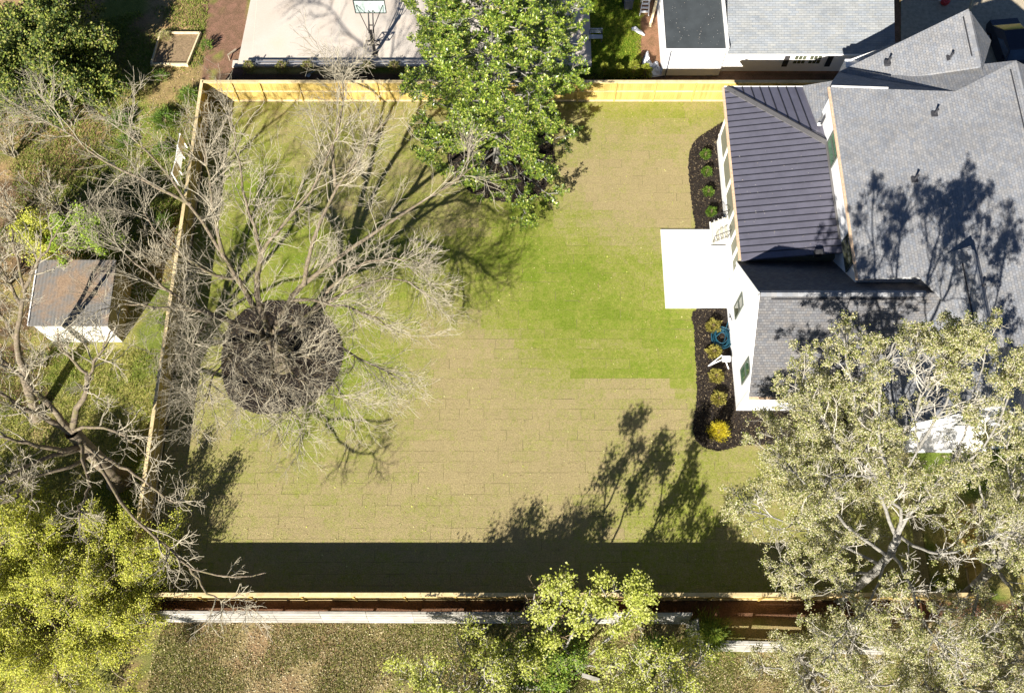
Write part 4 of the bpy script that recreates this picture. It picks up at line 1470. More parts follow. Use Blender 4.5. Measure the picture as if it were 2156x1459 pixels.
hp = P(1521, 762)
t = thing('folding_stand', hp, 'white tripod hose stand next to the coiled hose', 'stand')
MB().box((hp.x - .12, hp.y - .17, .45), (hp.x + .34, hp.y + .13, .62)).build('reel_box', 'white_plastic', t)
for q in ((1491, 771), (1519, 747), (1534, 777), (1534, 757)):
    MB().bar(Vector((hp.x + .02, hp.y, .55)), P(*q, 0.05), 0.05, 0.05).build('leg', 'white_plastic', t)
MB().bar(P(1491, 771, .06), P(1520, 748, .5), 0.05, 0.04).build('brace', 'white_plastic', t)
q = P(1529, 458, .3)
t = thing('blue_bucket', (q.x, q.y, 0), 'small pale blue bucket beside the porch steps', 'bucket')
MB().tube([(q.x, q.y, 0.05), (q.x, q.y, 0.42)], [0.13, 0.17], 12).build('pail', 'blue_cloth', t)
MB().tube([(q.x - .17, q.y, .42), (q.x - .1, q.y, .55), (q.x + .1, q.y, .55), (q.x + .17, q.y, .42)], 0.01, 5).build('handle', 'black_metal', t)

# ------------------------------------------------------------------ parked car, post and red tub top right
def car(c, ang, label):
    t = thing('parked_car', c, label, 'car')
    M = Matrix.Rotation(ang, 3, 'Z')
    W = 0.92
    prof = [(-2.3, .55), (-2.3, .95), (-1.9, 1.05), (-1.15, 1.12), (-.55, 1.62), (.9, 1.68), (1.75, 1.15), (2.25, 1.08), (2.32, .6), (2.1, .32), (-2.1, .32)]
    def ext(pr, w0, w1):
        vs = []
        k = len(pr)
        for s in (-1, 1):
            for (x, z) in pr:
                w = w0 if z < 1.15 else w0 + (w1 - w0) * min(1, (z - 1.15) / .5)
                vs.append(M @ Vector((x, s * w, z)) + c)
        fs = [tuple(range(k - 1, -1, -1)), tuple(range(k, 2 * k))]
        fs += [(i, (i + 1) % k, k + (i + 1) % k, k + i) for i in range(k)]
        return MB().add(vs, fs)
    body = ext(prof, W, 0.68).build('body', 'car_paint', t)
    def pane(pts, name='window'):
        MB().add([M @ Vector(p) + c for p in pts], [tuple(range(len(pts)))]).build(name, 'car_glass', t)
    pane([(-1.12, -.80, 1.155), (-1.12, .80, 1.155), (-.62, .66, 1.585), (-.62, -.66, 1.585)], 'windscreen')
    pane([(1.68, .80, 1.21), (1.68, -.80, 1.21), (.98, -.66, 1.645), (.98, .66, 1.645)], 'rear_window')
    for s in (-1, 1):
        pane([(-.95, s * .915, 1.16), (-.5, s * .72, 1.56), (.85, s * .71, 1.60), (1.45, s * .905, 1.17)])
        for x in (-1.4, 1.4):
            p = M @ Vector((x, s * .78, .33)) + c
            q = M @ Vector((x, s * .95, .33)) + c
            w = MB().tube([p, q], 0.33, 16).build('wheel', 'tyre', t)
            MB().tube([q, q + (q - p) * .1], 0.2, 12).build('rim', 'bench_grey', w)
        MB().bar(M @ Vector((-.75, s * .92, 1.1)) + c, M @ Vector((-.75, s * 1.08, 1.12)) + c, 0.14, 0.12).build('mirror', 'car_paint', t)
        MB().bar(M @ Vector((-2.31, s * .55, .85)) + c, M @ Vector((-2.31, s * .85, .85)) + c, 0.05, 0.12).build('headlight', 'white_plastic', t)


cc = P(2118, 122)
car(Vector((cc.x, cc.y, 0.01)), math.radians(96), 'dark car parked on the driveway beyond the right roof')
q = P(1987, 8)
t = thing('red_tub', q, 'red plastic tub at the top edge on the shady ground', 'tub')
MB().tube([(q.x, q.y, 0), (q.x, q.y, .18), (q.x, q.y, .36), (q.x, q.y, .42)], [.22, .30, .32, .27], 14).build('tub', 'red_plastic', t, True)
MB().tube([(q.x - .32, q.y, .3), (q.x - .46, q.y, .34)], 0.05, 6).build('handle', 'white_plastic', t)
q = P(2040, 26)
t = thing('timber_post', q, 'pale leaning timber post at the top edge', 'post')
MB().bar(q, P(2052, -8, 1.0), 0.16, 0.16).build('post', 'bed_timber', t)
q = P(1975, 1403)
t = thing('white_bucket', q, 'white bucket on the ground below the pale trees', 'bucket')
MB().tube([(q.x, q.y, 0), (q.x, q.y, .38)], [.15, .19], 14).build('pail', 'white_plastic', t)
for (a, b, w, lb) in (((1205, 1368), (1228, 1385), .16, 'upper'), ((1225, 1420), (1262, 1432), .2, 'lower'), ((1040, 1445), (1200, 1452), .2, 'long')):
    A_, B_ = P(*a, .12), P(*b, .12)
    t = thing('fallen_timber', (A_.x, A_.y, 0), {'upper': 'short grey timber on the ground by the dark gap between the trees', 'lower': 'grey timber lying under the slanting pale branch', 'long': 'long grey timber along the bottom edge between the bright trees'}[lb], 'timber')
    MB().bar(A_, B_, w, 0.14).build('timber', 'grey_plank', t)

#@@TREES@@
# ------------------------------------------------------------------ plants: branch generator
def spline(ctrl, n):
    """smooth polyline with n points through control points"""
    c = np.array([list(p) for p in ctrl], float)
    k = len(c)
    t = np.linspace(0, k - 1, n)
    out = []
    for x in t:
        i = min(int(x), k - 2)
        f = x - i
        p0, p1, p2, p3 = c[max(i - 1, 0)], c[i], c[i + 1], c[min(i + 2, k - 1)]
        out.append(0.5 * (2 * p1 + (p2 - p0) * f + (2 * p0 - 5 * p1 + 4 * p2 - p3) * f * f + (3 * p1 - p0 - 3 * p2 + p3) * f ** 3))
    return np.array(out)


def unit(a):
    return a / (np.linalg.norm(a, axis=-1, keepdims=True) + 1e-9)


def spawn(r, pts, rad, per, t0, t1, length, ang, N, wob, up, rmax, rend, lvar=0.4, taper=0.6, updir=None):
    """children of every branch in pts (B,N,3): returns child points and radii"""
    B, N0, _ = pts.shape
    t = np.sort(r.uniform(t0, t1, (B, per)), axis=1) * (N0 - 1.001)
    i = t.astype(int)
    f = (t - i)[..., None]
    bi = np.arange(B)[:, None]
    a, b = pts[bi, i], pts[bi, i + 1]
    pos = (a * (1 - f) + b * f).reshape(-1, 3)
    tan = unit(b - a).reshape(-1, 3)
    rr = (rad[bi, i] * (1 - f[..., 0]) + rad[bi, i + 1] * f[..., 0]).reshape(-1)
    M = len(pos)
    perp = unit(np.cross(tan, r.normal(0, 1, (M, 3))))
    an = (ang + r.normal(0, 0.22, M))[:, None]
    d = unit(tan * np.cos(an) + perp * np.sin(an))
    frac = (t / (N0 - 1)).reshape(-1)
    L = length * (1 - taper * frac) * r.uniform(1 - lvar, 1 + lvar, M)
    seg = (L / (N - 1))[:, None]
    out = np.zeros((M, N, 3))
    out[:, 0] = pos
    upv = np.array([0, 0, 1.0]) if updir is None else np.asarray(updir)
    for k in range(1, N):
        d = unit(d + r.normal(0, wob, (M, 3)) + upv * up)
        out[:, k] = out[:, k - 1] + d * seg
    r0 = np.minimum(rr * 0.75, rmax)
    lin = np.linspace(0, 1, N)[None, :]
    rd = r0[:, None] * (1 - lin) + np.minimum(rend, r0)[:, None] * lin
    return out, rd


def tubes(groups, sides):
    """list of (pts (B,N,3), rad (B,N)) -> V,F"""
    Vs, Fs, off = [], [], 0
    for (p, rd), S in zip(groups, sides):
        B, N, _ = p.shape
        if B == 0:
            continue
        tg = np.empty_like(p)
        tg[:, 1:-1] = p[:, 2:] - p[:, :-2]
        tg[:, 0] = p[:, 1] - p[:, 0]
        tg[:, -1] = p[:, -1] - p[:, -2]
        tg = unit(tg)
        ref = np.where(np.abs(tg[:, :1, 2:3]) < 0.9, np.array([0, 0, 1.0]), np.array([1.0, 0, 0]))
        ref = np.broadcast_to(ref, tg.shape)
        u = unit(np.cross(tg, ref))
        v = np.cross(tg, u)
        a = np.arange(S) * 2 * np.pi / S
        ring = p[:, :, None] + rd[:, :, None, None] * (u[:, :, None] * np.cos(a)[None, None, :, None] + v[:, :, None] * np.sin(a)[None, None, :, None])
        V = ring.reshape(-1, 3)
        idx = np.arange(B * N * S).reshape(B, N, S) + off
        q = np.stack([idx[:, :-1], np.roll(idx, -1, 2)[:, :-1], np.roll(idx, -1, 2)[:, 1:], idx[:, 1:]], -1).reshape(-1, 4)
        Vs.append(V)
        Fs.append(q)
        off += len(V)
    return np.concatenate(Vs), np.concatenate(Fs)


def limb_arr(ctrl, r0, r1, n=14, wob=0.0, r=None, power=0.6):
    p = spline(ctrl, n)
    if wob and r is not None:
        w = r.normal(0, wob, p.shape)
        w[0] = 0
        p = p + w
    s = np.linspace(0, 1, n)
    return p, r0 + (r1 - r0) * s ** power


def px_limb(lst):
    return [P(a, b, z) for (a, b, z) in lst]


def tree(name, label, base, trunk, limbs, seed, levels, bark='bark_grey', twig='twig_grey', leaves=None, group=None, cat='tree', flare=1.5):
    """trunk and limbs: (control points, r0, r1); levels: list of spawn settings; leaves: dict"""
    r = np.random.default_rng(seed)
    root = thing(name, (base.x, base.y, 0), label, cat, group)
    if trunk:
        p, rd = limb_arr(trunk[0], trunk[1], trunk[2], 12, 0.02, r)
        rd[0] *= flare
        rd[1] *= 1 + (flare - 1) * 0.3
        V, F = tubes([(p[None], rd[None])], [12])
        link('trunk', np_mesh('trunk', V, F, smooth=True), bark, root)
    NL = 14
    LP, LR = [], []
    for (ctrl, r0, r1) in limbs:
        p, rd = limb_arr(ctrl, r0, r1, NL, 0.045, r)
        LP.append(p)
        LR.append(rd)
        V, F = tubes([(p[None], rd[None])], [8])
        link('limb', np_mesh('limb', V, F, smooth=True), bark, root)
    cur = (np.array(LP), np.array(LR))
    grp, sd_ = [], []
    ends = []
    for lv in levels:
        lv = dict(lv)
        S = lv.pop('sides', 3)
        cur = spawn(r, cur[0], cur[1], **lv)
        keep = cur[0][:, :, 2].min(1) > 0.05
        cur = (cur[0][keep], cur[1][keep])
        grp.append(cur)
        sd_.append(S)
    V, F = tubes(grp, sd_)
    tw = link('twigs', np_mesh('twigs', V, F), twig, root)
    tag(tw, kind='stuff')
    if leaves:
        L = leaves
        src = np.concatenate([g[0][:, L.get('from', 1):].reshape(-1, 3) for g in grp[-L.get('lv', 1):]])
        if L.get('clump'):        # leave gaps: keep twig points by a 3-d pattern
            nz = vnoise(src[:, 0] + 0.7 * src[:, 2], src[:, 1] - 0.5 * src[:, 2], L['clump'], seed)
            src = src[nz > L.get('cut', 0.45)]
        n = L['n']
        k = r.integers(0, len(src), n)
        Pn = src[k] + r.normal(0, L.get('spread', 0.08), (n, 3))
        Pn = Pn[Pn[:, 2] > 0.06]
        n = len(Pn)
        sz = L['size'] * r.uniform(0.6, 1.35, n)
        V, F, _ = leaf_quads(r, Pn, sz, L.get('aspect', 0.55), L.get('tilt', 0.9), None, L.get('sunny', 0.9))
        cols = np.array(L['cols'])
        c = cols[r.integers(0, len(cols), n)] * r.uniform(0.75, 1.25, (n, 1))
        lo = link('crown', np_mesh('crown', V, F, np.repeat(c, 4, 0)), L.get('mat', 'leaf'), root)
        tag(lo, kind='stuff')
    return root


# ------------------------------------------------------------------ the big bare tree in the lawn
tb = P(598, 768)
J = lambda x, y, z: P(x, y, z)
trunk = ([tb, J(588, 750, 1.3), J(578, 725, 2.7), J(570, 706, 4.0)], 0.46, 0.36)
L = []
def lim(r0, r1, *pts):
    L.append((px_limb(pts), r0, r1))
j0 = (571, 709, 3.8)
lim(0.269, .02, j0, (556, 675, 5.2), (541, 610, 6.6), (545, 548, 8.0), (552, 525, 8.6), (600, 470, 10), (650, 412, 11.3), (690, 330, 13.2), (716, 235, 15.2))
lim(0.135, .02, (549, 530, 8.4), (532, 470, 10), (510, 385, 12.2), (496, 290, 14.4), (478, 232, 15.6))
lim(0.269, .02, j0, (550, 668, 5.2), (505, 590, 7.2), (470, 540, 8.5), (402, 432, 11), (332, 345, 13), (252, 262, 14.8))
lim(0.135, .02, (470, 540, 8.5), (452, 455, 10.5), (436, 350, 12.6), (424, 255, 14.4))
lim(0.116, .02, (402, 432, 11), (330, 390, 12), (240, 350, 12.6), (130, 275, 13.2), (40, 235, 13.5))
lim(0.278, .02, j0, (592, 668, 4.8), (612, 630, 5.6), (655, 586, 6.8), (760, 508, 8.8), (862, 442, 9.8), (960, 380, 10.6), (1010, 345, 10.8))
lim(0.135, .02, (640, 600, 6.6), (668, 482, 9.2), (710, 394, 11), (752, 334, 12.4), (786, 280, 13.4), (824, 250, 14))
lim(0.108, .02, (706, 392, 11), (700, 316, 12.8), (713, 266, 13.8), (722, 198, 15), (712, 145, 16))
lim(0.198, .02, j0, (620, 684, 4.6), (662, 652, 5.6), (740, 608, 6.8), (800, 588, 7.3), (860, 596, 7.3), (900, 622, 7))
lim(0.125, .02, (662, 652, 5.6), (745, 562, 7.6), (820, 545, 8.2), (885, 556, 8.2))
lim(0.161, .02, j0, (625, 690, 4.6), (672, 688, 5.8), (722, 735, 6.4), (790, 772, 6.6), (846, 800, 6.2))
lim(0.153, .02, j0, (572, 729, 5.6), (603, 752, 6.6), (622, 792, 7.4), (656, 811, 7.8), (700, 834, 8))
lim(0.144, .02, j0, (520, 715, 5.6), (482, 738, 6.6), (504, 782, 7.8), (532, 816, 8.6), (566, 872, 9))
lim(0.215, .02, j0, (520, 690, 5.2), (450, 664, 6.6), (390, 640, 7.6), (322, 582, 9.2), (272, 542, 10.2), (236, 498, 11))
lim(0.135, .02, (480, 672, 6), (410, 655, 6.8), (335, 647, 7.2), (262, 640, 7.6), (200, 660, 7.8))
lim(0.125, .02, (450, 664, 6.6), (420, 700, 7.4), (405, 745, 8), (420, 800, 8.4))
lim(0.125, .02, (505, 590, 7.2), (440, 575, 8.2), (360, 520, 9.6), (300, 450, 10.8))
lim(0.127, .02, j0, (600, 735, 5.4), (645, 752, 6.8), (690, 790, 7.6), (730, 850, 8))
lim(0.127, .02, j0, (530, 725, 5.6), (470, 765, 7), (440, 815, 7.8), (430, 870, 8.2))
lim(0.127, .02, j0, (575, 750, 6), (575, 800, 7.6), (600, 850, 8.4), (640, 890, 8.8))
lim(0.127, .02, (612, 630, 5.6), (690, 640, 7), (770, 660, 7.6), (840, 700, 7.6))
tree('bare_tree', 'big leafless tree with spreading grey limbs standing in the dark mulch ring', tb, trunk, L, 21,
     [dict(per=13, t0=.12, t1=1, length=3.3, ang=.58, N=9, wob=.11, up=.05, rmax=.026, rend=.010, sides=4, taper=.45),
      dict(per=8, t0=.12, t1=1, length=1.7, ang=.62, N=7, wob=.16, up=.03, rmax=.0125, rend=.008, sides=3, taper=.4),
      dict(per=5, t0=.2, t1=1, length=.8, ang=.65, N=5, wob=.22, up=.03, rmax=.009, rend=.006, sides=3, taper=.3)])

# ------------------------------------------------------------------ bare trees on the left
L = []
tb = P(252, 1012)
j0 = (150, 908, 6.4)
trunk = (px_limb([(252, 1012, 0), (226, 985, 2), (195, 955, 4.2), (150, 908, 6.4)]), .50, .36)
lim(.22, .05, j0, (120, 878, 7.6), (75, 820, 9.2), (27, 775, 10.5), (-40, 735, 12))
lim(.22, .05, j0, (103, 885, 7.6), (51, 861, 9), (0, 830, 10.4), (-60, 800, 12))
lim(.18, .05, (175, 935, 5.3), (130, 947, 6.6), (68, 936, 8), (0, 923, 9.4), (-60, 920, 10.5))
lim(.17, .05, (180, 940, 5.0), (147, 953, 6), (86, 967, 7), (34, 991, 7.8), (0, 1015, 8.4), (-50, 1040, 9))
lim(.13, .04, (190, 950, 4.5), (158, 978, 5.4), (86, 998, 6.2), (45, 1022, 6.8), (34, 1050, 7), (0, 1060, 7.4))
lim(.19, .04, j0, (161, 861, 7.8), (182, 827, 8.8), (187, 799, 9.4), (178, 782, 9.8), (151, 758, 10.4), (134, 734, 11), (120, 690, 12))
lim(.09, .03, (187, 799, 9.4), (199, 762, 10.2), (223, 720, 11), (240, 690, 11.6))
lim(.12, .03, (165, 925, 5.8), (182, 995, 6.8), (185, 1029, 7.4), (168, 1063, 7.8), (168, 1094, 8))
lim(.12, .03, (175, 935, 5.4), (240, 975, 6.6), (290, 1003, 7), (345, 1045, 7.2), (375, 1060, 7.2))
lim(.10, .03, (200, 965, 4.6), (270, 1080, 6), (340, 1140, 6.4), (400, 1195, 6.6), (470, 1213, 6.8), (560, 1206, 6.8))
lim(.07, .02, (400, 1195, 6.6), (440, 1250, 6.4), (500, 1280, 6.4), (540, 1278, 6.4))
lim(.11, .03, (150, 908, 6.4), (215, 900, 8), (270, 925, 9), (310, 960, 9.4))
tree('bare_tree', 'leafless tree with thick dark limbs beside the left fence, below the shed', tb, trunk, L, 22,
     [dict(per=9, t0=.25, t1=1, length=2.2, ang=.8, N=8, wob=.18, up=.06, rmax=.045, rend=.014, sides=4),
      dict(per=6, t0=.2, t1=1, length=1.2, ang=.8, N=6, wob=.24, up=.05, rmax=.02, rend=.010, sides=3),
      dict(per=3, t0=.2, t1=1, length=.6, ang=.8, N=5, wob=.28, up=.04, rmax=.012, rend=.007, sides=3)])

L = []
tb = P(78, 880)
trunk = (px_limb([(78, 880, 0), (60, 820, 2.0), (48, 769, 3.6)]), .30, .24)
lim(.20, .04, (48, 769, 3.6), (29, 707, 5.4), (0, 663, 7), (-40, 610, 9))
lim(.20, .04, (48, 769, 3.6), (33, 711, 6), (46, 640, 8), (50, 615, 8.6), (35, 533, 10.5), (24, 480, 12))
lim(.13, .03, (50, 615, 8.6), (63, 583, 9.4), (86, 542, 10.4), (105, 510, 11.4), (125, 480, 12))
lim(.12, .03, (46, 640, 8), (20, 600, 9), (0, 560, 10), (-20, 500, 11.5))
tree('bare_tree', 'slim leafless tree at the left edge in front of the shed', tb, trunk, L, 23,
     [dict(per=9, t0=.2, t1=1, length=2.4, ang=.7, N=8, wob=.17, up=.10, rmax=.04, rend=.013, sides=4),
      dict(per=6, t0=.2, t1=1, length=1.3, ang=.75, N=6, wob=.22, up=.07, rmax=.018, rend=.009, sides=3),
      dict(per=4, t0=.2, t1=1, length=.6, ang=.8, N=5, wob=.28, up=.05, rmax=.011, rend=.007, sides=3)])

# thickets of bare shrub on the left
def bare_shrub(name, label, px, py, h, spread, seed, stems=7, twig='twig_grey', group=None, leaves=None, cat='shrub', lev=None, bark='twig_grey'):
    r = random.Random(seed)
    b = P(px, py)
    Ls = []
    for i in range(stems):
        a = 2 * math.pi * (i + r.random() * .6) / stems
        s = spread * r.uniform(.5, 1.1)
        d = Vector((math.cos(a), math.sin(a), 0))
        Ls.append(([b + d * .05, b + d * s * .35 + Vector((0, 0, h * .4)), b + d * s * .7 + Vector((0, 0, h * .75)), b + d * s + Vector((0, 0, h * r.uniform(.85, 1.1)))], .05 * h / 3, .012))
    lev = lev or [dict(per=7, t0=.15, t1=1, length=h * .42, ang=.6, N=6, wob=.18, up=.10, rmax=.022, rend=.010, sides=3),
                  dict(per=5, t0=.15, t1=1, length=h * .22, ang=.7, N=5, wob=.24, up=.06, rmax=.012, rend=.007, sides=3)]
    return tree(name, label, b, None, Ls, seed, lev, bark, twig, leaves, group, cat)


for (px, py, h, s, sd__, lb) in ((40, 470, 3.6, 1.6, 31, 'tall bare shrub at the left edge above the shed'),
                                 (125, 445, 3.0, 1.4, 32, 'bare grey shrub between the bright green bush and the evergreen'),
                                 (30, 330, 3.4, 1.8, 33, 'bare twiggy shrub under the dark evergreen at the left edge'),
                                 (150, 265, 3.6, 1.8, 34, 'wide bare shrub beside the shade of the evergreen'),
                                 (190, 150, 2.6, 1.2, 35, 'bare sapling in front of the evergreen, nearest the raised bed'),
                                 (335, 560, 3.2, 1.4, 36, 'bare thicket squeezed between the shed and the left fence'),
                                 (95, 770, 2.6, 1.4, 37, 'bare brush in the dark hollow below the shed front'),
                                 (20, 600, 3.2, 1.5, 38, 'bare brush at the left edge beside the shed')):
    bare_shrub('bare_shrub', lb, px, py, h, s, sd__, 8, group='bare shrubs on the left plot')

# ------------------------------------------------------------------ magnolia
def magnolia():
    r = np.random.default_rng(41)
    b = P(1046, 338)
    root = thing('magnolia_tree', (b.x, b.y, 0), 'tall glossy evergreen magnolia rising over the far fence from a mulch ring', 'tree')
    H = 17.0
    p, rd = limb_arr([b, b + Vector((.1, 0, 5)), b + Vector((-.1, .1, 11)), b + Vector((0, 0, H - .6))], .30, .03, 16, .04, r)
    V, F = tubes([(p[None], rd[None])], [10])
    link('trunk', np_mesh('trunk', V, F, smooth=True), 'bark_pale', root)
    prof_z = np.array([.3, 1, 2, 4, 7, 10, 12.5, 14.5, 16, 17])
    prof_r = np.array([4.0, 4.6, 4.6, 4.5, 4.3, 4.1, 3.9, 3.2, 2.0, .5])
    n = 150
    br, brr = [], []
    for i in range(n):
        z0 = .5 + (H - 1.5) * ((i + r.random()) / n) ** 1.0
        a = i * 2.39996 + r.normal(0, .2)
        zt = min(H, z0 + r.uniform(.2, 1.8))
        R = np.interp(zt, prof_z, prof_r) * r.choice([r.uniform(.72, 1.16), r.uniform(.45, .9)], p=[.75, .25])
        k = np.interp(z0, p[:, 2], np.arange(16))
        s = p[int(k)].copy()
        s[2] = z0
        e = np.array([b.x + R * np.cos(a), b.y + R * np.sin(a), zt])
        c = limb_arr([s, s * .6 + e * .4 + np.array([0, 0, -.15]), s * .2 + e * .8 + np.array([0, 0, .05]), e], .07, .015, 10, .03, r)
        br.append(c[0])
        brr.append(c[1])
    B0 = (np.array(br), np.array(brr))
    B1_ = spawn(r, *B0, per=8, t0=.3, t1=1, length=1.25, ang=.75, N=5, wob=.14, up=.12, rmax=.02, rend=.01, taper=.55)
    B2_ = spawn(r, *B1_, per=5, t0=.3, t1=1, length=.55, ang=.7, N=4, wob=.12, up=.15, rmax=.012, rend=.008, taper=.3)
    V, F = tubes([B0, B1_, B2_], [5, 3, 3])
    tag(link('branches', np_mesh('branches', V, F), 'bark_pale', root), kind='stuff')
    tips = np.concatenate([B2_[0][:, -1], B1_[0][:, -1], B2_[0][:, 2]])
    tips = tips[tips[:, 2] > .25]
    rad = np.hypot(tips[:, 0] - b.x, tips[:, 1] - b.y) / np.interp(tips[:, 2], prof_z, prof_r)
    nz = vnoise(tips[:, 0] * 1.0 + tips[:, 2] * .6, tips[:, 1] + tips[:, 2] * .35, .9, 5)
    keep = (rad > .30) & (nz > .29)
    tips = tips[keep]
    per = 7
    m = len(tips) * per
    c = np.repeat(tips, per, 0)
    a = np.tile(np.arange(per) * 2 * np.pi / per, len(tips)) + np.repeat(r.uniform(0, 6.28, len(tips)), per)
    el = r.uniform(-.15, .85, m)
    d = np.stack([np.cos(a) * np.cos(el), np.sin(a) * np.cos(el), np.sin(el)], -1)
    side = unit(np.cross(d, np.array([0, 0, 1.0])) + r.normal(0, .12, (m, 3)))
    nr = np.cross(side, d)
    ln = (.165 * r.uniform(.7, 1.25, m))[:, None]
    wd = ln * .24
    base_ = c + d * .02
    mid = base_ + d * ln * .55 + nr * ln * .05
    tip = base_ + d * ln * 1.0 - nr * ln * .04
    V = np.stack([base_, mid - side * wd, tip, mid + side * wd], 1).reshape(-1, 3)
    F = np.arange(m * 4).reshape(m, 4)
    cols = np.array([(.07, .12, .015), (.14, .21, .022), (.24, .32, .035), (.34, .41, .055), (.42, .46, .10), (.46, .42, .13)])
    wgt = np.array([.26, .26, .22, .14, .08, .04])
    cc = cols[r.choice(6, m, p=wgt)] * r.uniform(.8, 1.2, (m, 1))
    o = link('crown', np_mesh('crown', V, F, np.repeat(cc, 4, 0)), 'leaf_glossy', root)
    tag(o, kind='stuff')


magnolia()

# ------------------------------------------------------------------ leafy trees, crown given by limbs
def auto_limbs(b, h0, H, R, n, seed, r0=.14, lean=(0, 0)):
    r = random.Random(seed)
    out = []
    for i in range(n):
        a = 2.39996 * i + r.uniform(-.3, .3)
        f = (i + .5) / n
        z0 = h0 + (H - h0) * .5 * f
        rr = R * r.uniform(.7, 1.1) * (1 - .55 * f * f)
        zt = h0 + (H - h0) * (.45 + .55 * f) * r.uniform(.9, 1.05)
        d = Vector((math.cos(a), math.sin(a), 0))
        s = b + Vector((lean[0] * z0 / H, lean[1] * z0 / H, z0))
        e = b + Vector((lean[0], lean[1], 0)) + d * rr + Vector((0, 0, zt))
        out.append(([s, s.lerp(e, .35) + Vector((0, 0, .25)), s.lerp(e, .7) + Vector((0, 0, .25)), e], r0 * (1 - .4 * f), .025))
    return out


def leafy(name, label, px, py, H, R, h0, n, seed, leaves, r0=.14, tr=.22, levels=None, bark='bark_grey', twig='twig_grey', lean=(0, 0), group=None):
    b = P(px, py)
    ls = auto_limbs(b, h0, H, R, n, seed, r0, lean)
    top = b + Vector((lean[0] * .8, lean[1] * .8, H * .8))
    levels = levels or [dict(per=10, t0=.2, t1=1, length=R * .5, ang=.75, N=7, wob=.16, up=.07, rmax=.04, rend=.013, sides=4),
                        dict(per=7, t0=.2, t1=1, length=R * .25, ang=.8, N=5, wob=.2, up=.05, rmax=.018, rend=.009, sides=3)]
    return tree(name, label, b, ([b, b.lerp(top, .4), b.lerp(top, .75), top], tr, .05), ls, seed, levels, bark, twig, leaves, group)


DARK = [(.035, .06, .012), (.06, .10, .018), (.11, .16, .025), (.20, .25, .04), (.32, .36, .06), (.36, .35, .09)]
leafy('evergreen_tree', 'dark dense evergreen tree filling the top left corner', 105, 172, 4.2, 5.2, .4, 44, 51,
      dict(n=80000, size=.16, cols=DARK, spread=.2, lv=2, tilt=.8, clump=.55, cut=.42, mat='leaf'), .12, .3,
      [dict(per=10, t0=.15, t1=1, length=1.9, ang=.8, N=6, wob=.16, up=-.01, rmax=.03, rend=.012, sides=4),
       dict(per=7, t0=.2, t1=1, length=.9, ang=.8, N=5, wob=.2, up=.02, rmax=.014, rend=.009, sides=3)])
LIME = [(.46, .47, .05), (.55, .55, .07), (.62, .60, .10), (.68, .65, .15), (.36, .40, .04), (.27, .31, .035)]
leafy('leafy_tree', 'broad tree in fresh lime green leaf in the bottom left corner', 170, 1310, 3.9, 6.6, .8, 46, 52,
      dict(n=130000, size=.08, cols=LIME, spread=.16, lv=2, tilt=.8, clump=.8, cut=.33), .13, .26,
      [dict(per=10, t0=.15, t1=1, length=1.9, ang=.8, N=6, wob=.16, up=-.02, rmax=.03, rend=.012, sides=4),
       dict(per=7, t0=.2, t1=1, length=.9, ang=.8, N=5, wob=.2, up=.0, rmax=.014, rend=.009, sides=3)], lean=(-.6, .2))
leafy('leafy_tree', 'second lime green tree overhanging the corner of the pine fences', 292, 1248, 1.7, 2.6, .3, 14, 53,
      dict(n=14000, size=.085, cols=LIME, spread=.12, lv=2, tilt=.9, clump=.9, cut=.43), .09, .15)
leafy('leafy_tree', 'lime green tree at the left edge above the bottom corner', 50, 1170, 4.4, 3.6, .8, 14, 54,
      dict(n=19000, size=.085, cols=LIME, spread=.14, lv=2, tilt=.9, clump=.8, cut=.5), .09, .15)

PALE = [(.50, .47, .23), (.58, .54, .33), (.44, .42, .17), (.33, .35, .09), (.66, .62, .44), (.20, .22, .045), (.15, .18, .03), (.48, .42, .22)]
pl = dict(sunny=.75, size=.062, cols=PALE, spread=.07, lv=1, **{'from': 2}, tilt=1.0, aspect=.75)
plev = [dict(per=12, t0=.15, t1=1, length=2.6, ang=.75, N=8, wob=.18, up=.07, rmax=.034, rend=.012, sides=4),
        dict(per=8, t0=.2, t1=1, length=1.15, ang=.8, N=6, wob=.2, up=.06, rmax=.02, rend=.010, sides=3),
        dict(per=3, t0=.3, t1=1, length=.5, ang=.8, N=4, wob=.22, up=.05, rmax=.011, rend=.007, sides=3)]
# tree A with its visible fork
L = []
tb = P(1768, 1258)
trunk = (px_limb([(1768, 1258, 0), (1805, 1232, 2.2), (1850, 1195, 4.8), (1878, 1160, 6.6), (1890, 1125, 7.6)]), .27, .18)
f0 = (1888, 1130, 7.5)
lim(0.126, .03, f0, (1915, 1085, 8.8), (1960, 1040, 10), (2010, 960, 11.6), (2045, 860, 13.4), (2075, 730, 15.2))
lim(0.115, .03, f0, (1900, 1080, 9), (1880, 1050, 10), (1930, 950, 12), (1925, 880, 13.2))
lim(0.115, .03, f0, (1865, 1080, 8.6), (1840, 1000, 10.4), (1815, 900, 12.2), (1790, 790, 14), (1782, 705, 15.6))
lim(0.104, .03, (1870, 1170, 6.2), (1800, 1120, 8), (1740, 1060, 9.4), (1690, 1010, 10.4), (1640, 960, 11.2))
lim(0.092, .03, (1855, 1190, 5.2), (1780, 1150, 6.6), (1690, 1110, 7.8), (1620, 1085, 8.6), (1560, 1070, 9))
lim(0.092, .03, (1840, 1205, 4.4), (1770, 1210, 5.8), (1700, 1200, 6.8), (1640, 1180, 7.4))
lim(0.098, .03, f0, (1930, 1150, 8.6), (1985, 1165, 9.8), (2050, 1150, 11), (2110, 1120, 12))
lim(0.092, .03, (1880, 1160, 6.6), (1905, 1210, 7.8), (1930, 1270, 8.8), (1960, 1330, 9.6), (2010, 1380, 10.4))
lim(0.081, .03, (1865, 1180, 5.6), (1840, 1250, 7), (1800, 1310, 8), (1750, 1360, 8.6))
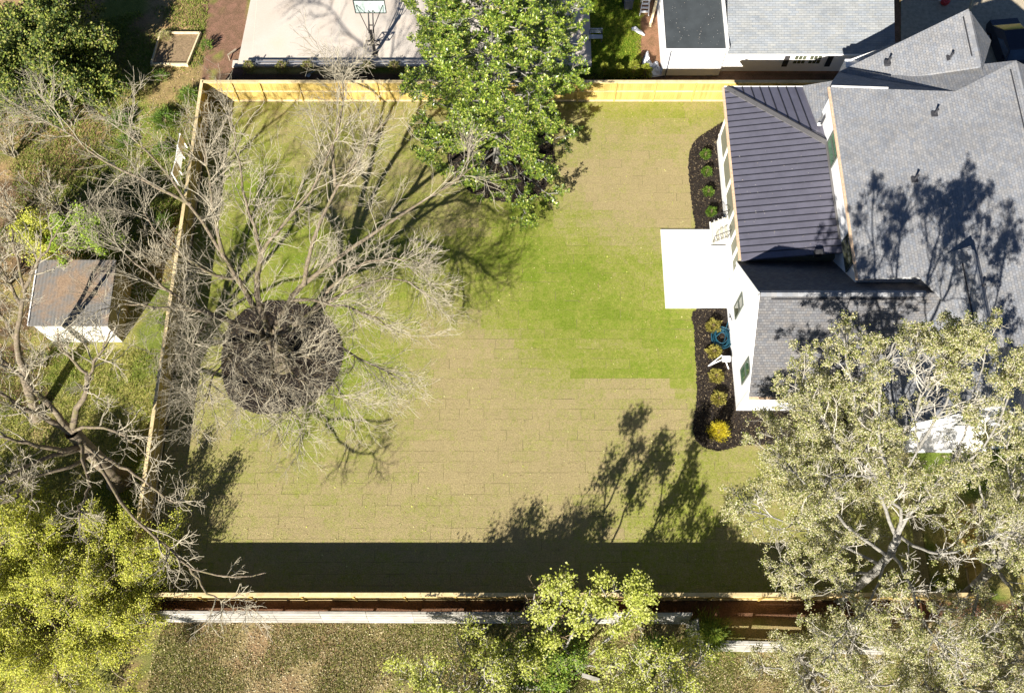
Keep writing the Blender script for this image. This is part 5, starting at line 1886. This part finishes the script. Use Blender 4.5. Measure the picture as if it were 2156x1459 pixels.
lim(0.104, .03, (1840, 1000, 10.4), (1760, 930, 11.6), (1720, 860, 12.4), (1690, 800, 13))
lim(0.104, .03, (1960, 1040, 10), (1990, 1000, 11), (2080, 930, 12.6), (2140, 780, 14.8))
lim(0.096, .03, (1880, 1050, 10), (1860, 960, 12), (1850, 860, 13.8), (1860, 770, 15.2), (1890, 715, 16))
lim(0.080, .03, (1925, 880, 13.2), (1950, 800, 14.4), (1975, 730, 15.4))
lim(0.080, .03, (1930, 950, 12), (1990, 850, 13.6), (2010, 770, 14.8), (2010, 715, 15.6))
lim(0.080, .03, (1840, 1000, 10.4), (1800, 1000, 11.2), (1750, 1000, 11.6), (1700, 1050, 11.8))
tree('budding_tree', 'tall pale budding tree with a forked grey trunk at the lower right', tb, trunk, L, 61, plev, 'bark_pale', 'twig_pale', dict(pl, n=115000, clump=.9, cut=.45))
L = []
tb = P(2022, 1262)
trunk = (px_limb([(2022, 1262, 0), (2045, 1240, 1.5), (2071, 1215, 3), (2108, 1182, 5)]), .30, .22)
f0 = (2106, 1184, 4.9)
lim(.16, .04, f0, (2150, 1180, 6.2), (2210, 1150, 8), (2260, 1100, 10))
lim(.16, .04, f0, (2120, 1130, 7), (2140, 1060, 9), (2160, 980, 11))
lim(.14, .03, (2090, 1198, 4), (2090, 1130, 6), (2070, 1060, 7.6), (2060, 990, 9))
lim(.13, .03, (2090, 1198, 4), (2130, 1240, 5.4), (2160, 1300, 6.6), (2180, 1360, 7.4))
lim(.13, .03, (2071, 1215, 3), (2050, 1300, 5), (2060, 1380, 6.4), (2090, 1440, 7.2))
lim(.12, .03, f0, (2140, 1150, 6.4), (2150, 1100, 8), (2130, 1020, 10), (2120, 930, 12))
tree('budding_tree', 'pale budding tree with a slanting trunk at the right edge', tb, trunk, L, 62, plev, 'bark_pale', 'twig_pale', dict(pl, n=54000, clump=.9, cut=.43))
for (px, py, H, R, h0, n, sd__, nl, lb) in ((1905, 1452, 8.5, 4.2, 1.5, 15, 63, 25000, 'pale budding tree along the bottom edge at the right'),
                                            (1690, 1420, 5.5, 3.2, .8, 14, 64, 19000, 'low pale budding tree behind the old fence at the bottom'),
                                            (2120, 1430, 8.0, 4.0, 1.5, 14, 65, 20000, 'pale budding tree in the bottom right corner'),
                                            (1668, 1010, 6.2, 3.6, 1.2, 14, 66, 17000, 'olive leafed tree between the house bed and the pine fence'),
                                            (1745, 1005, 6.4, 3.4, 1.4, 14, 67, 15000, 'pale budding tree left of the white south gable, beyond the house bed'),
                                            (2120, 1110, 6.4, 3.2, 1.4, 12, 68, 11000, 'pale budding tree at the right edge by the south gable')):
    leafy('budding_tree', lb, px, py, H, R, h0, n, sd__, dict(pl, n=int(nl * 1.9), clump=1.0, cut=.44, spread=.10), .12, .2, None, 'bark_pale', 'twig_pale')

FRESH = [(.44, .47, .08), (.52, .53, .13), (.38, .42, .06), (.28, .32, .04), (.60, .60, .22)]
fl_ = dict(size=.095, cols=FRESH, spread=.12, lv=2, tilt=.9, aspect=.7)
leafy('leafy_tree', 'yellow-green tree in young leaf behind the old fence, leftmost of the bottom group', 985, 1488, 6.6, 3.6, .7, 19, 71, dict(fl_, n=17000, clump=1.2, cut=.44), .09, .13, None, 'bark_pale', 'twig_pale')
L = []
tb = P(1218, 1412)
trunk = (px_limb([(1218, 1412, 0), (1215, 1402, 1)]), .12, .10)
lim(.09, .02, (1215, 1402, 1), (1190, 1365, 3), (1160, 1325, 4.6), (1140, 1285, 5.6), (1125, 1250, 6.2))
lim(.08, .02, (1215, 1402, 1), (1250, 1370, 3), (1290, 1330, 4.4), (1280, 1270, 5.8), (1265, 1230, 6.4))
lim(.07, .02, (1190, 1365, 3), (1220, 1300, 5), (1245, 1240, 6.4))
lim(.07, .02, (1250, 1370, 3), (1310, 1320, 4.6), (1350, 1290, 5.4))
lim(.06, .02, (1215, 1402, 1), (1150, 1400, 2.6), (1100, 1380, 3.6), (1060, 1360, 4.2))
lim(.06, .02, (1215, 1402, 1), (1290, 1400, 2.4), (1350, 1390, 3.2), (1410, 1370, 4))
lim(.06, .02, (1160, 1325, 4.6), (1180, 1270, 6), (1175, 1225, 7))
lim(.06, .02, (1290, 1330, 4.4), (1330, 1280, 6), (1345, 1240, 7))
tree('leafy_tree', 'slender young-leafed tree with a slanting pale stem at the bottom middle', tb, trunk, L, 72,
     [dict(per=8, t0=.3, t1=1, length=1.3, ang=.8, N=6, wob=.18, up=.06, rmax=.025, rend=.01, sides=3),
      dict(per=5, t0=.2, t1=1, length=.6, ang=.8, N=5, wob=.2, up=.05, rmax=.012, rend=.008, sides=3)], 'bark_pale', 'twig_pale', dict(fl_, n=9500, size=.11, spread=.16, clump=1.4, cut=.42))
leafy('leafy_tree', 'bushy yellow-green tree right of the slender stem, by the fence jog', 1355, 1468, 6.4, 2.9, .7, 16, 73, dict(fl_, n=11500, clump=1.4, cut=.42), .08, .11, None, 'bark_pale', 'twig_pale')
GRN = [(.10, .19, .02), (.16, .26, .03), (.24, .33, .04), (.33, .40, .06)]
leafy('green_bush', 'dense mid green bush between the two yellow-green trees at the bottom', 1128, 1395, 3.4, 2.2, .3, 14, 74, dict(n=9000, size=.11, cols=GRN, spread=.16, lv=2, tilt=.9, clump=1.2, cut=.42), .06, .08)
bare_shrub('bare_shrub', 'brown twiggy shrub poking over the pine fence at the bottom', 1135, 1306, 3.6, 1.5, 75, 9, 'twig_brown', bark='twig_brown')
bare_shrub('bare_shrub', 'grey bare shrub at the bottom edge among yellow-green leaves', 1040, 1475, 3.2, 1.7, 76, 7, 'twig_pale', bark='bark_pale')


# soft needle-leafed and clipped shrubs
def tuft(name, label, px, py, h, R, seed, n, size, cols, cat='shrub', group=None, cone=False, mat='leaf', aspect=.35, stems=9, tilt=1.0, up_bias=.5):
    """small shrub: stems inside, a shell of upright leaves"""
    r = np.random.default_rng(seed)
    b = P(px, py)
    root = thing(name, (b.x, b.y, 0), label, cat, group)
    ls, lr = [], []
    for i in range(stems):
        a = i * 2.4
        e = np.array([b.x + R * .7 * np.cos(a) * (.3 + .7 * (i % 3) / 2), b.y + R * .7 * np.sin(a) * (.3 + .7 * (i % 3) / 2), h * (.95 if not cone else .7)])
        s = np.array([b.x, b.y, 0.02])
        q = limb_arr([s, s * .5 + e * .5 + np.array([0, 0, .03]), e], .018, .006, 6)
        ls.append(q[0])
        lr.append(q[1])
    V, F = tubes([(np.array(ls), np.array(lr))], [4])
    link('stems', np_mesh('stems', V, F), 'twig_brown', root)
    t = r.random(n)
    a = r.uniform(0, 2 * np.pi, n)
    rr = np.sqrt(r.uniform(.15, 1, n))
    if cone:
        z = h * t
        prof = R * np.minimum(1, (1 - t) * 1.25 + .08)
    else:
        z = h * (.12 + .88 * t)
        prof = R * np.sqrt(np.clip(1 - (2 * t - .75) ** 2 * .55, .05, 1))
    lump = 1 + (.28 if aspect > .18 else .6) * np.sin(a * 5 + seed) * np.sin(z * 9 + seed) + r.normal(0, .08, n)
    x = b.x + rr * prof * lump * np.cos(a)
    y = b.y + rr * prof * lump * np.sin(a)
    d = np.stack([np.cos(a) * .7, np.sin(a) * .7, np.full(n, up_bias) + r.normal(0, .3, n)], -1) + r.normal(0, .25, (n, 3))
    d = unit(d)
    side = unit(np.cross(d, r.normal(0, 1, (n, 3))))
    s = (size * r.uniform(.6, 1.3, n))[:, None]
    c0 = np.stack([x, y, z], -1)
    V = np.stack([c0, c0 + d * s * .5 + side * s * aspect * .5, c0 + d * s, c0 + d * s * .5 - side * s * aspect * .5], 1).reshape(-1, 3)
    V[:, 2] = np.maximum(V[:, 2], .03)
    cols = np.array(cols)
    c = cols[r.integers(0, len(cols), n)] * r.uniform(.75, 1.25, (n, 1))
    o = link('foliage', np_mesh('foliage', V, np.arange(n * 4).reshape(n, 4), np.repeat(c, 4, 0)), mat, root)
    tag(o, kind='stuff')


GREEN_S = [(.10, .20, .02), (.16, .27, .03), (.22, .31, .045), (.07, .14, .015)]
for i, (px, py) in enumerate(((1484, 330), (1487, 366), (1490, 408), (1496, 451))):
    tuft('boxwood_shrub', ('small green shrub in the porch bed, farthest from the steps', 'small green shrub in the porch bed, second from its far end', 'small green shrub in the porch bed, third from its far end', 'small green shrub in the porch bed, nearest the steps')[i],
         px, py, .5, .29, 80 + i, 900, .11, GREEN_S, group='green shrubs in the porch bed')
GOLD = [(.42, .36, .08), (.50, .43, .13), (.34, .31, .06), (.26, .25, .05)]
for i, (px, py) in enumerate(((1500, 690), (1502, 744), (1506, 795), (1511, 842))):
    tuft('golden_shrub', ('olive yellow shrub in the house bed, nearest the patio', 'olive yellow shrub in the house bed, touching the blue hose', 'olive yellow shrub in the house bed, just below the white stand', 'olive yellow shrub in the house bed, nearest the golden conifer')[i],
         px, py, .5, .36, 90 + i, 900, .15, GOLD, group='yellow shrubs in the house bed')
YEL = [(.66, .56, .04), (.76, .66, .06), (.52, .44, .03)]
tuft('golden_conifer', 'bright golden cone-shaped conifer at the rounded end of the house bed', 1511, 912, 1.5, .55, 95, 3200, .10, YEL, cone=True)
LG = [(.34, .38, .05), (.42, .43, .07), (.26, .30, .035)]
for i, (px, py) in enumerate(((1271, 156), (1301, 157), (1332, 157), (1358, 157))):
    tuft('lime_shrub', ('lime shrub behind the far fence, nearest the magnolia', 'lime shrub behind the far fence, second from the magnolia', 'tallest lime shrub behind the far fence', 'lime shrub behind the far fence, touching the white plastic sheet')[i],
         px, py, (1.0, .95, 1.25, .9)[i], (.42, .44, .48, .42)[i], 100 + i, 1100, .15, LG, group='lime shrubs behind the far fence', cone=True)
OL = [(.20, .20, .05), (.28, .26, .08), (.14, .15, .035)]
for i, px in enumerate((527, 596, 650, 775, 832)):
    tuft('young_shrub', ('scrubby young shrub behind the far fence, leftmost in the shaded strip', 'scrubby young shrub in the shaded strip, second from the left', 'scrubby young shrub in the shaded strip, above the hand tool', 'scrubby young shrub in the shaded strip, below the basketball goal', 'scrubby young shrub in the shaded strip, next to the magnolia')[i],
         px, 150, .75, .35, 110 + i, 420, .14, OL, group='young shrubs in the shaded strip')
FERN = [(.14, .25, .04), (.20, .31, .05), (.28, .37, .07), (.09, .17, .03)]
for i, (px, py, h, R, lb) in enumerate(((266, 183, .9, .62, 'bright green clump on the scrubby plot, nearest the evergreen'), (308, 197, .8, .6, 'grey-green clump on the scrubby plot, between two brighter clumps'),
                                        (342, 168, .7, .5, 'small green clump just below the raised garden bed'), (402, 212, 1.0, .65, 'green clump against the far corner of the left fence'),
                                        (258, 262, .8, .8, 'wide green clump left of the grassy patch by the white screen'), (350, 258, .7, .9, 'wide green clump above the white screen'),
                                        (268, 305, .6, .6, 'low green clump below the grassy patch'), (345, 322, .5, .6, 'low green clump left of the white screen'), (352, 475, .9, .6, 'green clump tight against the left fence beside the bare thicket'),
                                        (352, 682, .7, .45, 'narrow green clump against the left fence near the shed front'), (438, 105, .8, .45, 'green clump right of the raised garden bed'))):
    R *= .78
    tuft('green_clump', lb, px, py, h * .85, R, 120 + i, int(1500 * R * R / .36), .20, FERN if i != 1 else OL, group='green clumps on the left plot', aspect=.16, up_bias=.9)
BR = [(.30, .42, .035), (.38, .50, .05), (.24, .34, .03), (.16, .25, .02)]
leafy('green_bush', 'bright green leafy bush directly above the shed roof', 205, 540, 3.6, 2.0, .5, 14, 131, dict(n=17000, size=.11, cols=BR, spread=.13, lv=2, tilt=.8, clump=.9, cut=.42), .06, .09)
leafy('green_bush', 'yellowish green bush at the upper left corner of the shed', 110, 540, 3.2, 1.6, .5, 12, 132, dict(n=11000, size=.10, cols=LIME, spread=.14, lv=2, tilt=.8, clump=.9, cut=.42), .06, .09)
CYP = [(.14, .21, .025), (.22, .29, .04), (.30, .35, .05), (.08, .13, .015)]
tuft('young_conifer', 'feathery dark green conifer in the gap beside the fence jog', 1484, 1344, 2.6, 1.1, 140, 6500, .26, CYP, aspect=.12, up_bias=.4, cone=True)
tuft('young_conifer', 'small feathery conifer in the shade at the bottom middle', 1170, 1468, 1.8, .8, 141, 2400, .24, CYP, aspect=.12, up_bias=.4, cone=True)
tuft('green_clump', 'green clump in the shade inside the fence jog', 1372, 1378, 1.2, .9, 142, 2600, .2, FERN, aspect=.2, up_bias=.8)
t_ = tuft('bare_clump', 'straw coloured clump in the raised garden bed', 350, 83, .5, .35, 143, 600, .2, [(.55, .48, .25), (.45, .40, .2), (.4, .42, .12)], cat='plant', aspect=.12, up_bias=.8)

# ------------------------------------------------------------------ uncountable ground cover
def blades(name, label, region, n, h, cols, seed, mat='blade', width=.02, mask=None):
    r = np.random.default_rng(seed)
    xs = [P(*q).x for q in region]
    ys = [P(*q).y for q in region]
    poly = list(zip(xs, ys))
    X = r.uniform(min(xs), max(xs), n * 2)
    Y = r.uniform(min(ys), max(ys), n * 2)
    k = inside(poly, X, Y)
    if mask:
        nz = vnoise(X, Y, mask[0], seed)
        k &= r.random(len(X)) < sstep(nz, mask[1], mask[2])
    X, Y = X[k][:n], Y[k][:n]
    m = len(X)
    a = r.uniform(0, 6.28, m)
    hh = h * r.uniform(.5, 1.4, m)
    lean = r.normal(0, .6, (m, 2)) * hh[:, None]
    s = np.stack([np.cos(a), np.sin(a)], -1) * (width * r.uniform(.6, 1.4, m))[:, None]
    z = np.full(m, .004)
    V = np.stack([np.stack([X - s[:, 0], Y - s[:, 1], z], -1), np.stack([X + s[:, 0], Y + s[:, 1], z], -1), np.stack([X + lean[:, 0], Y + lean[:, 1], hh], -1)], 1).reshape(-1, 3)
    cols = np.array(cols)
    c = cols[r.integers(0, len(cols), m)] * r.uniform(.7, 1.3, (m, 1))
    o = link(name, np_mesh(name, V, np.arange(m * 3).reshape(m, 3), np.repeat(c, 3, 0)), mat)
    tag(o, label, None, None, 'stuff')


blades('grass', 'rough yellow-green grass on the plot left of the fence', [(-60, 740), (355, 735), (290, 1300), (-60, 1500)], 42000, .13, [(.34, .33, .08), (.25, .29, .05), (.16, .22, .03), (.42, .37, .16)], 201, width=.022)
blades('grass', 'sparse green growth on the scrubby plot', [(-60, 120), (440, -20), (420, 250), (370, 560), (-60, 560)], 42000, .15, [(.16, .22, .035), (.24, .29, .05), (.31, .31, .09)], 202, width=.024, mask=(.35, .40, .58))
blades('grass', 'lush green lawn beyond the far fence', [(1150, -20), (1345, -20), (1352, 168), (1150, 168)], 26000, .10, [(.15, .25, .02), (.22, .31, .03), (.31, .36, .04), (.36, .36, .06)], 203, width=.02)
blades('grass', 'patchy grass on the leaf covered plot behind the old fence', [(340, 1312), (1450, 1312), (1460, 1380), (2200, 1390), (2200, 1500), (300, 1500)], 60000, .12, [(.24, .25, .07), (.33, .30, .12), (.18, .21, .04), (.40, .35, .18)], 204, width=.018, mask=(.4, .30, .58))
for (nm, reg, n_, cols, sd__, lb) in (('leaf_litter', [(330, 1310), (1450, 1312), (1460, 1380), (2200, 1390), (2200, 1500), (300, 1500)], 20000, [(.36, .28, .15), (.42, .34, .19), (.30, .21, .11), (.48, .42, .26)], 211, 'dry brown leaves on the plot behind the old fence'),
                                      ('leaf_litter', [(-60, 240), (430, 0), (400, 560), (-60, 900)], 15000, [(.34, .22, .12), (.44, .31, .18), (.24, .15, .08)], 212, 'dry brown leaves on the scrubby plot')):
    r = np.random.default_rng(sd__)
    pts = [P(*q) for q in reg]
    xs, ys = [p.x for p in pts], [p.y for p in pts]
    X, Y = r.uniform(min(xs), max(xs), n_ * 2), r.uniform(min(ys), max(ys), n_ * 2)
    k = inside([(p.x, p.y) for p in pts], X, Y)
    X, Y = X[k][:n_], Y[k][:n_]
    Pn = np.stack([X, Y, r.uniform(.01, .05, len(X))], -1)
    V, F, m = leaf_quads(r, Pn, .07 * r.uniform(.6, 1.4, len(X)), .7, .45)
    cols = np.array(cols)
    c = cols[r.integers(0, len(cols), m)] * r.uniform(.7, 1.25, (m, 1))
    tag(link(nm, np_mesh(nm, V, F, np.repeat(c, 4, 0)), 'litter'), lb, None, None, 'stuff')


# petals and leaves blown onto roofs, patio and lawn
def debris(name, label, pts, size, cols, seed):
    r = np.random.default_rng(seed)
    V, F, m = leaf_quads(r, pts, size * r.uniform(.6, 1.4, len(pts)), .7, .3)
    cols = np.array(cols)
    c = cols[r.integers(0, len(cols), m)] * r.uniform(.75, 1.2, (m, 1))
    tag(link(name, np_mesh(name, V, F, np.repeat(c, 4, 0)), 'litter'), label, None, None, 'stuff')


rr_ = np.random.default_rng(301)
n_ = 90
xx, yy = rr_.uniform(XPE + .2, XMW - .2, n_), rr_.uniform(B.y + .3, Hh.y, n_)
roof_p = np.stack([xx, yy, ZPE + pm * (xx - XPE) + .05], -1)
n_ = 170
fx0, fx1 = P(1399, 130, 1.4).x, P(1530, 105, 2.6).x
fx, fy = rr_.uniform(fx0 + .2, fx1 - .2, n_), rr_.uniform(YB + .2, 48, n_)
flat_p = np.stack([fx, fy, 2.75 + .3 * (fy - YB) / 20 + .03], -1)
debris('fallen_petals', 'pale petals blown onto the porch roof and the flat annex roof', np.concatenate([roof_p, flat_p]), .035, [(.6, .55, .5), (.5, .42, .34), (.7, .66, .6)], 302)
n_ = 2600
lx, ly = rr_.uniform(XW + .3, 12, n_), rr_.uniform(YS + .3, YN - .3, n_)
debris('fallen_leaves', 'stray dry leaves scattered over the lawn', np.stack([lx, ly, np.full(n_, .055)], -1), .07, [(.42, .36, .16), (.5, .47, .2), (.3, .22, .1), (.45, .46, .1)], 303)
